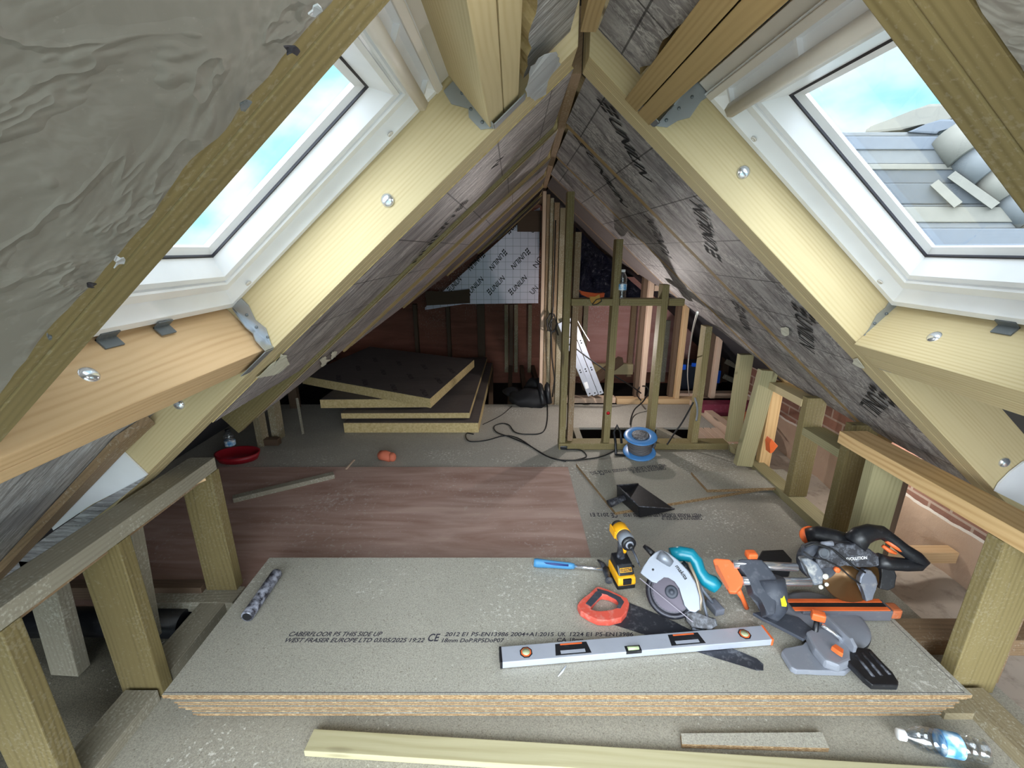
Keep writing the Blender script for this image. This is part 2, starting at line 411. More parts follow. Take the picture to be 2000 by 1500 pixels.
# ================================================================ THE SETTING
def struct(o): o['kind'] = 'structure'; return o
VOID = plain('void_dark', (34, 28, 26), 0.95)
SHEATH = plain('roof_membrane', (62, 62, 68), 0.8)
def ply_mat(name, a, b, rough=0.75):
    t = NT(name); v = t.coords((1, 1, 1), False)
    w = t.noise(t.mapped((1.6, 9.0, 9.0)), 1.0, 4.0, 0.55, 1.2); f = t.noise(t.mapped((3.0, 60.0, 60.0)), 1.0, 2.0)
    c = t.mix(t.ramp(w, [(0.32, (0, 0, 0)), (0.68, (1, 1, 1))]), srgb(*a), srgb(*b))
    c = t.mix(t.math('MULTIPLY', f, 0.35), c, tuple(x * 0.7 for x in srgb(*b)[:3]) + (1,))
    d = t.math('MULTIPLY', t.noise(v, 60.0, 4.0, 0.7), t.math('ADD', t.noise(v, 1.6, 3.0), 0.5))
    c = t.mix(t.ramp(d, [(0.60, (0, 0, 0)), (0.78, (0.8, 0.8, 0.8))]), c, srgb(200, 190, 184))
    return t.done(c, rough, 0.0, w, 0.1)
PLY = ply_mat('plywood_reddish', (194, 166, 154), (158, 124, 112))
PLY_WALL = ply_mat('plywood_wall', (150, 96, 78), (122, 74, 58))
PLY_PINK = ply_mat('plywood_pink', (206, 158, 150), (186, 132, 124))
# floors: chipboard decking, open joists in places, dusty lower level under the eaves
def floor_piece(x0, x1, y0, y1, mat, z1=0.0, th=0.018, name='floor'):
    return struct(B().box((x0, y0, z1 - th), (x1, y1, z1)).obj(name, mat))
floor_piece(-1.26, 1.62, -0.9, 1.62, CHIP_FLOOR)
floor_piece(-2.6, 1.64, 1.62, 2.955, CHIP_DARK)
floor_piece(-2.6, 0.40, 2.955, 3.94, CHIP_DARK)
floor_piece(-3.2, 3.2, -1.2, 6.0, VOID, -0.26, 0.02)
EAV = chipboard('eaves_dust', (92, 88, 76), (128, 122, 106), 0.5)
def lumpy(x0, x1, y0, y1, z, mat, name, nx=40, ny=40, amp=0.03):
    b = B(); g = [[b.bm.verts.new((x0 + (x1-x0)*i/nx, y0 + (y1-y0)*j/ny, z + amp * mnoise.noise(V((x0+(x1-x0)*i/nx, y0+(y1-y0)*j/ny, 0)) * 5))) for j in range(ny+1)] for i in range(nx+1)]
    for i in range(nx):
        for j in range(ny): f = b.bm.faces.new((g[i][j], g[i+1][j], g[i+1][j+1], g[i][j+1])); f.smooth = True
    return b.obj(name, mat)
struct(lumpy(-2.5, -1.26, -0.9, 1.62, -0.13, EAV, 'floor'))
EAV2 = plain('eaves_mortar', (186, 176, 164), 0.9, dirt=0.4, dirt_rgb=(120, 104, 92), scale=12)
struct(lumpy(1.64, 2.7, -0.9, 3.9, -0.16, EAV2, 'floor'))
# brick party wall with rough plaster below, seen through the right-hand knee wall
def brick_mat():
    t = NT('brick_wall'); v = t.coords((1, 1, 1), False)
    sx = t.n('SeparateXYZ', {0: t.n('TexCoord').outputs['Object']})
    vec = t.n('CombineXYZ', {'X': sx.outputs[1], 'Y': sx.outputs[2], 'Z': 0.0}).outputs[0]
    br = t.n('TexBrick', {'Vector': vec, 'Scale': 1.0, 'Mortar Size': 0.007, 'Brick Width': 0.225, 'Row Height': 0.075, 'Color1': srgb(142, 96, 78), 'Color2': srgb(112, 76, 66), 'Mortar': srgb(176, 160, 146)})
    n1 = t.noise(v, 18.0, 5.0, 0.65)
    c = t.mix(t.math('MULTIPLY', n1, 0.5), br.outputs['Color'], srgb(170, 134, 118))
    edge = t.math('ADD', sx.outputs[2], t.math('MULTIPLY', t.math('SUBTRACT', t.noise(v, 4.0, 4.0), 0.5), 0.05))
    pl = t.mix(t.noise(v, 6.0, 4.0), srgb(206, 180, 156), srgb(178, 150, 130))
    rim = t.math('LESS_THAN', t.math('ABSOLUTE', t.math('SUBTRACT', edge, 0.11)), 0.008)
    isl = t.math('LESS_THAN', edge, 0.11)
    c = t.mix(isl, c, pl); c = t.mix(rim, c, srgb(228, 220, 210))
    return t.done(c, 0.9, 0.0, n1, 0.6, 0.01)
struct(B().box((2.16, -0.9, -0.3), (2.26, 3.9, 0.75)).obj('wall_right', brick_mat()))
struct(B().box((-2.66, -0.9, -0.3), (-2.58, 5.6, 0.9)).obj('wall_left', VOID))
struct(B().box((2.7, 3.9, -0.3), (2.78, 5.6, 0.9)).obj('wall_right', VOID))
# far gable: reddish ply between studs, pink ply in the right-hand part
struct(B().prism([(-3.3, -0.3), (3.3, -0.3), (3.3, 0.0), (rx(5.4), ZR + 0.65), (-3.3, 0.0)], 0, 0.05, M=Matrix(((1,0,0,0),(0,0,1,5.5),(0,1,0,0),(0,0,0,1)))).obj('wall_back', PLY_WALL))
pw = B().box((0.62, 5.0, 0.02), (2.05, 5.03, 1.10)); struct(pw.obj('wall_back', PLY_PINK))
# roof sheathing of both slopes with the two openings for the roof windows
def slope(side, wy0, wy1, ws0, ws1):
    Ya, Yb, Sm = -0.75, 5.5, 3.35 if side > 0 else 3.6
    o0, o1 = 0.205, 0.235
    rects = [(0.0 - 0.16, ws0, Ya, Yb), (ws1, Sm, Ya, Yb), (ws0, ws1, Ya, wy0), (ws0, ws1, wy1, Yb)]
    b = B(); M = rframe(side, 0)
    for a, c, ya, yb in rects: b.box((a, min(side*ya, side*yb), o0), (c, max(side*ya, side*yb), o1))
    return struct(b.obj('ceiling', SHEATH, None, M))
slope(-1, 0.57, 1.25, 0.33, 1.115)
slope(1, 0.63, 1.30, 0.33, 1.115)

# ---------------------------------------------------------------- rafters
DP = 0.195
def rafter(side, Y0, Y1, s1, mats, label, group=None, plies=2, s0=0.023):
    """rafter of one or more plies; plumb cut at the ridge"""
    Ym = (Y0 + Y1) / 2; M = rframe(side, Ym)
    b = B(); w = (Y1 - Y0) / plies
    for k in range(plies):
        ya = Y0 + k * w + 0.0012; yb = Y0 + (k + 1) * w - 0.0012
        y0, y1 = sorted((side * (ya - Ym), side * (yb - Ym)))
        pts = [(s0, 0.0), (s1, 0.0), (s1, DP), (s0 - DP * sA / cA, DP)]
        MM = Matrix(((1, 0, 0, 0), (0, 0, 1, 0), (0, 1, 0, 0), (0, 0, 0, 1)))
        b.prism(pts, y0, y1, 0.0025, MM)
    o = b.obj('rafter', mats, None, M)
    return tag(o, label, 'rafter', group)
rafA = rafter(-1, 1.262, 1.408, 2.05, W_PALE, 'pale multi-ply rafter along the far side of the left roof window', plies=3)
rafB = rafter(1, 1.32, 1.44, 2.15, W_PALE, 'pale doubled rafter along the far side of the right roof window', plies=2)
rafN = rafter(-1, 0.45, 0.552, 1.9, W_OLIVE, 'olive doubled rafter between the crumpled foil and the left roof window', plies=2)
rafM = rafter(1, 0.515, 0.607, 1.9, W_OLIVE, 'olive doubled rafter crossing the top right corner beside the roof window', plies=2)
for i, (Y, s1, m) in enumerate([(2.02, 2.05, W_OLIVE), (2.62, 1.64, W_GOLD), (3.22, 1.36, W_GOLD), (3.82, 1.07, W_GOLD), (4.42, 0.81, W_GOLD), (5.02, 0.60, W_GOLD)]):
    wch = ['first', 'second', 'third', 'fourth', 'fifth', 'sixth'][i]
    rafter(-1, Y, Y + 0.045, s1, m, 'left slope rafter edge showing between foil boards, %s beyond the window rafter' % wch, plies=1)
for i, (Y, s1, m) in enumerate([(1.965, 2.13, W_GOLD), (2.60, 2.1, W_GOLD), (3.20, 1.30, W_BROWN), (3.80, 1.05, W_BROWN), (4.40, 0.81, W_BROWN), (5.0, 0.60, W_BROWN)]):
    wch = ['first', 'second', 'third', 'fourth', 'fifth', 'sixth'][i]
    rafter(1, Y, Y + 0.045, s1, m, 'right slope rafter edge showing between printed foil boards, %s beyond the window rafter' % wch, plies=1)
# ridge board, two lengths
def ridge(name, Y0, Y1, z, w, mat, label):
    p0, p1 = V((rx(Y0), Y0, z)), V((rx(Y1), Y1, z))
    return beam(name, p0, p1, w, 0.16, mat, label, 'ridge board', oz=0.08)
ridge('ridge_board', 0.40, 1.19, 1.865, 0.036, W_GOLD, 'short golden ridge board between the two window headers, overhead')
ridge('ridge_board', 1.46, 5.45, 1.872, 0.032, W_BROWN, 'long brown ridge board running away between the dark foil slopes')
B().box((0.06, 5.30, 1.58), (0.62, 5.36, 1.80), 0.003).obj('gable_rafter_plate', W_DARK, **{'label': 'dark horizontal timber under the ridge at the far gable', 'category': 'timber'})

# bolts are parts of the timber they hold
def bolt(parent, side, s_, o_, face_Y=None, s_face=None, Y=None, r=0.0175):
    M0 = rframe(side, face_Y if face_Y is not None else Y)
    if face_Y is not None:   # head on a vertical face looking towards the camera
        c = M0 @ V((s_, 0, o_)); n = V((0, -1, 0))
    else:                    # head on the up-slope face of a trimmer
        c = rframe(side, Y) @ V((s_face, 0, o_)); n = -(rframe(side, Y).to_3x3() @ V((1, 0, 0)))
    M = n.to_track_quat('Z', 'Y').to_matrix().to_4x4(); M.translation = c
    return B().lathe([(r, -0.002), (r, 0.001), (r*0.9, 0.005), (r*0.6, 0.0085), (r*0.2, 0.010), (0.001, 0.0102)], None, 24).obj('bolt_head', CHROME, parent, M, True)
bolt(rafA, -1, 0.614, 0.06, 1.262); bolt(rafA, -1, 1.495, 0.073, 1.262, r=0.016)
bolt(rafB, 1, 0.525, 0.083, 1.32); bolt(rafB, 1, 1.837, 0.078, 1.32)

# ---------------------------------------------------------------- trimmers and headers round the windows
def cross_timber(name, side, Ya, Yb, s0, s1, dp, mat, label, plies=2, o0=0.0, cat='trimmer'):
    Ym = (Ya + Yb) / 2; b = B(); w = (s1 - s0) / plies; X = rframe(side, Ym)
    # local frame turned so the grain follows the timber (its x = world Y)
    R = Matrix(((0, 1, 0, 0), (1, 0, 0, 0), (0, 0, -1, 0), (0, 0, 0, 1)))
    M = X @ R
    for k in range(plies):
        b.box(((Ya-Ym), s0 + k*w + 0.0012, -(o0 + dp)), ((Yb-Ym), s0 + (k+1)*w - 0.0012, -o0), 0.0025)
    return tag(b.obj(name, mat, None, M), label, cat)
trL = cross_timber('window_trimmer', -1, 0.553, 1.261, 1.148, 1.255, 0.160, W_ORANGE, 'orange toned double trimmer below the left roof window')
trR = cross_timber('window_trimmer', 1, 0.609, 1.319, 1.148, 1.262, 0.160, W_PALE, 'pale double trimmer below the right roof window')
hdL = cross_timber('window_header', -1, 0.553, 1.261, 0.192, 0.290, 0.170, W_PALE, 'double header timber at the top of the left roof window', 2, cat='header')
hdR = cross_timber('window_header', 1, 0.609, 1.319, 0.168, 0.262, 0.170, W_GOLD, 'double header timber at the top of the right roof window', 2, cat='header')
bolt(trL, -1, None, 0.077, s_face=1.148, Y=0.767); bolt(trR, 1, None, 0.076, s_face=1.148, Y=1.127)
# joist hangers: bent plate with a flange on the rafter face, a flange on the trimmer face and a strap underneath
def hanger(side, face_Y, s_edge, dirn, flange, strapw, label, extra=None, sY=-1):
    """s_edge: face of the cross timber, dirn +1 if the cross timber lies down-slope of it"""
    M = rframe(side, face_Y); b = B()
    MM = Matrix(((1, 0, 0, 0), (0, 0, 1, 0), (0, 1, 0, 0), (0, 0, 0, 1)))
    y0, y1 = sorted((side * sY * 0.0005, side * sY * 0.0035))
    b.prism(flange, y0, y1, 0.0, MM)
    # strap under the timber end
    wd = strapw; ys = sorted((0.0, side * sY * 0.045))
    sa, sb = sorted((s_edge, s_edge + dirn * wd))
    b.box((sa, ys[0], -0.003), (sb, ys[1], -0.0005))
    # flange on the cross timber face
    fl = [(0.0, 0.0), (0.045, 0.0), (0.04, 0.04), (0.022, 0.06), (0.026, 0.085), (0.018, 0.11), (0.0, 0.15)]
    x0, x1 = sorted((s_edge - dirn * 0.0035, s_edge - dirn * 0.0005))
    M2 = Matrix(((0, 0, 1, 0), (side * sY, 0, 0, 0), (0, 1, 0, 0), (0, 0, 0, 1)))
    b.prism(fl, x0, x1, 0.0, M2)
    o = b.obj('joist_hanger', ZINC, None, M)
    tag(o, label, 'joist hanger')
    for (a, c) in [(flange[1][0]*0.5 + s_edge*0.5, 0.03), (flange[2][0]*0.5 + s_edge*0.5, 0.07), (flange[3][0]*0.45 + s_edge*0.55, 0.11)]:
        c_ = V((a, side * sY * 0.004, c)); nb = B().lathe([(0.0045, 0.0), (0.004, 0.002), (0.001, 0.003)], Matrix.Translation(c_) @ V((0, side*sY, 0)).to_track_quat('Z', 'Y').to_matrix().to_4x4(), 10)
        nb.obj('nail_head', ZINC_D, o, M)
    return o
hanger(-1, 1.262, 1.148, 1, [(1.149, 0.0), (1.118, 0.05), (1.122, 0.085), (1.104, 0.125), (1.104, 0.15), (1.141, 0.15), (1.149, 0.09)], 0.108, 'zinc joist hanger at the far end of the orange trimmer, left side')
hanger(1, 1.32, 1.148, 1, [(1.149, 0.0), (1.136, 0.05), (1.118, 0.09), (1.12, 0.12), (1.108, 0.15), (1.141, 0.155), (1.149, 0.09)], 0.116, 'zinc joist hanger at the far end of the pale trimmer, right side')
hanger(-1, 1.262, 0.290, -1, [(0.289, 0.0), (0.318, 0.02), (0.322, 0.06), (0.31, 0.075), (0.335, 0.11), (0.33, 0.143), (0.289, 0.143)], 0.100, 'zinc joist hanger under the left window header, beside the blind bar')
hanger(1, 1.32, 0.262, -1, [(0.261, 0.0), (0.29, 0.02), (0.30, 0.05), (0.318, 0.075), (0.312, 0.12), (0.32, 0.143), (0.261, 0.143)], 0.098, 'zinc joist hanger under the right window header')
hanger(-1, 0.552, 1.148, 1, [(1.149, 0.0), (1.118, 0.05), (1.122, 0.085), (1.104, 0.125), (1.104, 0.15), (1.141, 0.15), (1.149, 0.09)], 0.108, 'zinc joist hanger at the near end of the orange trimmer, far left', sY=1)
hanger(1, 0.607, 1.148, 1, [(1.149, 0.0), (1.136, 0.05), (1.118, 0.09), (1.12, 0.12), (1.108, 0.15), (1.141, 0.155), (1.149, 0.09)], 0.116, 'zinc joist hanger at the near end of the pale trimmer, right edge', sY=1)

# ---------------------------------------------------------------- roof windows
GLASS = None
def glass_mat():
    t = NT('window_glass')
    g = t.n('BsdfGlass', {'Color': (0.97, 0.99, 1.0, 1), 'Roughness': 0.0, 'IOR': 1.01}); tr = t.n('BsdfTransparent', {'Color': (0.96, 0.98, 1.0, 1)})
    gl = t.n('BsdfGlossy', {'Color': (1, 1, 1, 1), 'Roughness': 0.02})
    m = t.n('MixShader', {0: 0.05, 1: tr.outputs[0], 2: gl.outputs[0]})
    t.t.links.new(m.outputs[0], t.out.inputs[0]); return t.m
GLASS = glass_mat()
GASKET = plain('gasket_dark', (40, 38, 46), 0.6)
def ring(b, x0, x1, y0, y1, prof, mi=0):
    """mitred rectangular ring; prof = (inset, off) closed outline"""
    cs = [(x0, y0, 1, 1), (x1, y0, -1, 1), (x1, y1, -1, -1), (x0, y1, 1, -1)]
    rows = [[b.bm.verts.new((x + sx_*i, y + sy_*i, o)) for i, o in prof] for x, y, sx_, sy_ in cs]; n = len(prof)
    for k in range(4):
        a, c = rows[k], rows[(k+1) % 4]
        for i in range(n): f = b.bm.faces.new((a[i], a[(i+1) % n], c[(i+1) % n], c[i])); f.material_index = mi
    return b
def roof_window(num, side, Ya, Yb, s0, s1, label):
    Ym = (Ya + Yb) / 2; h = (Yb - Ya) / 2; M = rframe(side, Ym)
    root = bpy.data.objects.new('window_%d' % num, None); COL.objects.link(root); root.matrix_basis = Matrix.Translation(M @ V(((s0+s1)/2, 0, 0.15)))
    root['kind'] = 'structure'; root['label'] = label; root['category'] = 'window'
    b = B(); ring(b, s0, s1, -h, h, [(0, .143), (.020, .143), (.024, .147), (.060, .180), (.060, .235), (0, .235)])
    b.obj('window_frame', WHITE, root, M)
    b = B(); ring(b, s0, s1, -h, h, [(.058, .163), (.083, .163), (.087, .167), (.087, .172), (.092, .172), (.094, .168), (.105, .172), (.136, .208), (.136, .24), (.058, .24)])
    b.obj('window_sash', WHITE, root, M)
    b = B(); ring(b, s0, s1, -h, h, [(.1355, .207), (.141, .207), (.141, .225), (.1355, .225)])
    b.obj('gasket', GASKET, root, M)
    b = B(); ring(b, s0, s1, -h, h, [(.141, .212), (.158, .220), (.158, .224), (.141, .224)])
    b.obj('glazing_bead', WHITE, root, M)
    b = B().box((s0 + .15, -h + .15, .2235), (s1 - .15, h - .15, .2245)); b.obj('glass_pane', GLASS, root, M)
    # control bar along the top of the sash with its hinged flap
    b = B(); yy = h - 0.075
    prof = [(s0 + .055, .118), (s0 + .072, .112), (s0 + .082, .120), (s0 + .080, .134), (s0 + .064, .142), (s0 + .052, .134)]
    b.loft([[V((x, y, z)) for x, z in prof] for y in (-yy, yy)]); b.obj('control_bar', WHITE2, root, M, False)
    b = B()
    for k in (-1, 0, 1):
        b.prism([(s0 + .020, .150), (s0 + .060, .128), (s0 + .070, .140), (s0 + .030, .172)], k*yy*0.96 - .004, k*yy*0.96 + .004, 0, Matrix(((1,0,0,0),(0,0,1,0),(0,1,0,0),(0,0,0,1))))
    b.prism([(s0 + .012, .168), (s0 + .066, .136), (s0 + .068, .139), (s0 + .014, .173)], -yy, yy, 0, Matrix(((1,0,0,0),(0,0,1,0),(0,1,0,0),(0,0,0,1))))
    b.obj('ventilation_flap', WHITE, root, M)
    b = B().box((s0 + .004, -h + .012, .136), (s0 + .022, h - .012, .150), 0.002).box((s0 - .030, -h + .002, .150), (s0 + .010, h - .002, .166), 0.002)
    b.obj('head_trim', WHITE2, root, M)
    for sx_ in (s0 + .17, s1 - .1):
        c = V((sx_, side * h - side * .028, .148)); B().lathe([(0.008, 0), (0.0075, -0.0035), (0.005, -0.0035), (0.0045, -0.001)], Matrix.Translation(c), 16).obj('screw_cap', WHITE2, root, M)
    return root
roof_window(1, -1, 0.560, 1.262, 0.316, 1.135, 'white roof window in the left slope with bright glass')
roof_window(2, 1, 0.612, 1.316, 0.316, 1.135, 'white roof window in the right slope looking onto a tiled roof')
def bracket(side, Y, label):
    M = rframe(side, Y); b = B().box((1.128, -0.022, 0.139), (1.1475, 0.022, 0.142)).box((1.1440, -0.022, 0.118), (1.1475, 0.022, 0.142))
    tag(b.obj('fixing_bracket', ZINC_D, None, M), label, 'bracket')
bracket(-1, 0.998, 'small grey metal fixing bracket under the left window frame, nearer the corner')
bracket(-1, 0.86, 'small grey metal fixing bracket under the left window frame, nearer the camera')
bracket(1, 0.998, 'small grey metal fixing bracket under the right window frame')

# ---------------------------------------------------------------- insulation boards between the rafters
def logo_line(parent, a, b_, n, h, mat=TEXTB, logo=True, back=False):
    """the maker's word with its stack of three waves in front of it"""
    a, b_ = V(a), V(b_); L = (b_ - a).length; d = (b_ - a) / L
    objs = []
    wstart = a + d * (L * 0.2 if logo else 0)
    objs.append(text(parent, 'UNILIN', wstart, b_, n, h, mat, 0.25, font_w=0.012))
    if logo:
        Mx = frame_from(a, d, n); bb = B()
        for k in range(3):
            y = h * (-0.12 + 0.46 * k)
            for q in range(2):
                x0 = L * 0.085 * q + 0.09 * L * 0.0; sk = 0.22 * h
                x0 = L * (0.005 + 0.075 * q) + sk * 0.3 * k
                bb._add([V(p) for p in ((x0, y, 0.0006), (x0 + L*0.062, y + h*0.16, 0.0006), (x0 + L*0.062, y + h*0.44, 0.0006), (x0, y + h*0.28, 0.0006))], [(0, 1, 2, 3)])
        o = bb.obj('printed_lettering', mat, parent, Mx); objs.append(o)
    return objs
def slope_panel(side, Ya, Yb, s0, sa, sb, mat, label, off=0.006, th=0.10, torn=True, sa0=None):
    """board from s0 to a lower edge at sa (near side) / sb (far side); ragged lower end"""
    Ym = (Ya + Yb) / 2; M = rframe(side, Ym); b = B()
    n = 26; low = []
    for i in range(n + 1):
        f = i / n; Y = Ya + (Yb - Ya) * f; s_ = sa + (sb - sa) * f
        low.append((s_ + 0.010 * mnoise.noise(V((s_ * 3 + side, Y * 34, 2.0))), side * (Y - Ym)))
    pts = [(s0, side * (Yb - Ym)), (s0, side * (Ya - Ym))] + low
    b.prism(pts, off, off + th, 0)
    for f in b.bm.faces:
        f.normal_update()
        if abs(f.normal.z) < 0.5: f.material_index = 1
    o = b.obj('insulation_board', [mat, PIR], None, M)
    return tag(o, label, 'insulation board')
sX = lambda side, P: so(side, P)[0]
LP = [(1.410, 2.018, 0.024, 1.60, 1.575), (2.067, 2.618, 0.024, 1.96, 1.65), (2.667, 3.218, 0.024, 1.60, 1.36), (3.267, 3.818, 0.024, 1.33, 1.06), (3.867, 4.418, 0.024, 1.05, 0.80), (4.467, 5.375, 0.024, 0.80, 0.42)]
Lpan = []
for i, (a, b_, s0, sa, sb) in enumerate(LP):
    nm = ['widest, nearest beyond the window rafter', 'second from the window rafter', 'third from the window rafter', 'fourth from the window rafter', 'fifth from the window rafter', 'farthest, at the gable'][i]
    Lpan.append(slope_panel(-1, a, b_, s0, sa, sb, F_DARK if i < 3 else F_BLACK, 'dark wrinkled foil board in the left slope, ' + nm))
RPs = [(1.442, 1.962, 0.024, 2.07, 1.95), (2.012, 2.598, 0.024, 2.03, 1.86), (2.647, 3.198, 0.024, 1.86, 1.29), (3.247, 3.798, 0.024, 1.29, 1.04), (3.847, 4.398, 0.024, 1.04, 0.80), (4.447, 5.45, 0.024, 0.80, 0.42)]
Rpan = []
for i, (a, b_, s0, sa, sb) in enumerate(RPs):
    nm = ['widest, nearest beyond the window rafter', 'second from the window rafter', 'third from the window rafter', 'fourth from the window rafter', 'fifth from the window rafter', 'farthest, at the gable'][i]
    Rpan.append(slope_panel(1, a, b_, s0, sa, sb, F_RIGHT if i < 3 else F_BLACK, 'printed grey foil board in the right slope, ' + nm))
nL = V((sA, 0, -cA)); nR = V((-sA, 0, -cA))      # faces looking into the room
def word_on(side, panel, pa, pb, h, off=0.0045):
    A_, B_ = roofhit(side, *pa, off), roofhit(side, *pb, off)
    ob = logo_line(panel, A_, B_, nR if side > 0 else nL, h); join_meshes(ob)
word_on(1, Rpan[0], (1166, 192), (1252, 345), 0.060)
word_on(1, Rpan[0], (1409, 512), (1375, 405), 0.062)
word_on(1, Rpan[0], (1548, 590), (1562, 672), 0.070)
word_on(1, Rpan[0], (1703, 752), (1672, 797), 0.080)
word_on(1, Rpan[1], (1316, 512), (1275, 430), 0.060)
word_on(1, Rpan[1], (1120, 262), (1215, 400), 0.050)
word_on(1, Rpan[1], (1428, 585), (1452, 640), 0.060)
word_on(-1, Lpan[0], (1040, 210), (955, 335), 0.05)
word_on(-1, Lpan[0], (905, 395), (800, 520), 0.05)
# crumpled board top left, nearest the camera, and the one opposite
def near_board(side, Ya, Yb, s0, s1, mat, label, off=-0.003):
    M = rframe(side, (Ya+Yb)/2); h = (Yb - Ya) / 2; b = B(); nx, ny = 90, 46
    def P(i, j):
        s_ = s0 + (s1 - s0) * i / nx; y = -h + 2*h*j/ny
        e = 0.006 * mnoise.noise(V((s_*26, 7, 1))) + (0.012 * max(0, mnoise.noise(V((s_*9, 3, 5)))) )
        if (j == ny and side > 0) or (j == 0 and side < 0): y += (-e if side > 0 else e) * 1.1
        if i == nx: s_ += 0.03 * mnoise.noise(V((y*14, 1, 2)))
        q = V((s_*5, y*5, 0)); r1 = 1 - abs(mnoise.noise(q + mnoise.noise_vector(q*0.7) * 0.6)) * 6
        zz = off - 0.0022 * max(0, r1) - 0.0016 * mnoise.noise(q * 2.3)
        return V((s_, y, zz))
    g = [[b.bm.verts.new(P(i, j)) for j in range(ny+1)] for i in range(nx+1)]
    for i in range(nx):
        for j in range(ny): f = b.bm.faces.new((g[i][j], g[i+1][j], g[i+1][j+1], g[i][j+1])); f.smooth = True
    b.box((s0, -h, 0.004), (s1 - 0.03, h - 0.035, 0.1), 0, None, 1) if side > 0 else b.box((s0, -h + 0.035, 0.004), (s1 - 0.03, h, 0.1), 0, None, 1)
    return tag(b.obj('insulation_board', [mat, PIR], None, M), label, 'insulation board')
near_board(-1, -0.20, 0.466, -0.02, 0.93, F_BIG, 'crumpled grey foil board filling the top left corner', -0.015)
near_board(1, -0.20, 0.497, -0.02, 1.9, F_BIG, 'grey foil board at the top right corner edge')
# ripped flap, recessed boards, batten and white boards under the windows
def slope_plate(name, side, pts_px, off, th, mat, label, cat, edge=None):
    """board whose outline is given by where its corners meet the slope at this depth"""
    Y0 = 1.0; M = rframe(side, Y0)
    pts = []
    for x, y in pts_px:
        q = so(side, roofhit(side, x, y, off)); pts.append((q[0] - 0, side * (q[1] - Y0)))
    b = B().prism(pts, off, off + th)
    o = b.obj(name, [mat], None, M); return tag(o, label, cat)
slope_plate('insulation_board', -1, [(345, 770), (300, 824), (240, 864), (0, 1128), (-60, 1180), (-60, 880), (60, 850), (200, 800)], 0.100, 0.05, F_SILVER, 'streaked silvery foil board set back below the orange trimmer', 'insulation board')
o = slope_plate('fixing_batten', -1, [(303, 821), (309, 828), (248, 884), (0, 1141), (0, 1124), (240, 864)], 0.076, 0.022, W_BROWN, 'thin dusty batten along the edge of the set-back foil, lower left', 'batten')
def face_plate(name, Y, px, th, mat, label, cat):
    """board on a vertical plane facing the camera"""
    pl = Pl((0, Y, 0), (0, -1, 0)); b = B(); pl.pr(b, px, -th, 0.0)
    return tag(b.obj(name, mat, None, pl.M), label, cat)
WHITEB = plain('white_board', (224, 226, 230), 0.6)
face_plate('plasterboard_offcut', 1.255, [(240, 883), (287, 928), (270, 940), (180, 985), (104, 1036), (98, 1026)], 0.006, WHITEB, 'white wedge-shaped board below the left trimmer', 'board')
face_plate('insulation_offcut', 1.250, [(287, 930), (262, 952), (120, 1062), (0, 1140), (-40, 1160), (-40, 1140), (60, 1070), (106, 1037), (180, 987)], 0.005, F_SILVER, 'narrow grey foil offcut between white wedge and knee wall plate', 'insulation board')
face_plate('plasterboard_offcut', 1.312, [(1944, 960), (1952, 945), (1975, 922), (2000, 903), (2060, 880), (2060, 1010), (2000, 988), (1968, 972)], 0.006, WHITEB, 'white board with a rounded corner at the right edge', 'board')
# pieces of foil and torn facing by the ridge and rafters
def ridge_foil(side, Ya, Yb, s0, s1, off, mat, label, rag=0.02):
    Ym = (Ya + Yb) / 2; M = rframe(side, Ym); b = B(); n = 24; pts = []
    for i in range(n + 1):
        Y = Ya + (Yb - Ya) * i / n; pts.append((s1 + rag * mnoise.noise(V((Y * 18, 1.3, side))), side * (Y - Ym)))
    pts += [(s0, side * (Yb - Ym)), (s0, side * (Ya - Ym))]
    b.prism(pts, off, off + 0.06)
    for f in b.bm.faces:
        f.normal_update()
        if abs(f.normal.z) < 0.5: f.material_index = 1
    return tag(b.obj('insulation_board', [mat, PIR], None, M), label, 'insulation board')
ridge_foil(-1, 0.56, 1.20, 0.028, 0.155, 0.012, F_SILVER, 'narrow foil strip overhead between ridge board and left header')
ridge_foil(1, 0.62, 1.23, 0.024, 0.166, 0.03, F_RIGHT, 'scuffed foil strip overhead between ridge board and right header')
def flap(name, pts, mat, label, cat='foil scrap'):
    b = B(); v = [b.bm.verts.new(p) for p in pts]; f = b.bm.faces.new(v)
    bmesh.ops.subdivide_edges(b.bm, edges=b.bm.edges[:], cuts=4, use_grid_fill=True)
    bmesh.ops.triangulate(b.bm, faces=b.bm.faces[:])
    for q in b.bm.verts: q.co += mnoise.noise_vector(q.co * 30) * 0.006
    r = bmesh.ops.extrude_face_region(b.bm, geom=b.bm.faces[:]); 
    for g in r['geom']:
        if isinstance(g, bmesh.types.BMVert): g.co += V((0, 0.0008, -0.001))
    o = b.obj(name, mat, None, None); return tag(o, label, cat)
SILV = plain('torn_silver_foil', (196, 200, 206), 0.35, 0.35)
flap('foil_scrap', [roofhit(-1, x, y, -0.012) for x, y in [(1028, 184), (1044, 197), (1066, 182), (1070, 160), (1096, 126), (1086, 98), (1034, 130)]], SILV, 'torn silver foil flap hanging from the strip by the ridge')
flap('foil_scrap', [roofhit(-1, x, y, -0.006) for x, y in [(500, 738), (540, 705), (536, 715), (550, 690), (560, 693), (564, 712), (545, 728), (520, 735)]], PIRW, 'pale torn patch on the left window rafter edge')

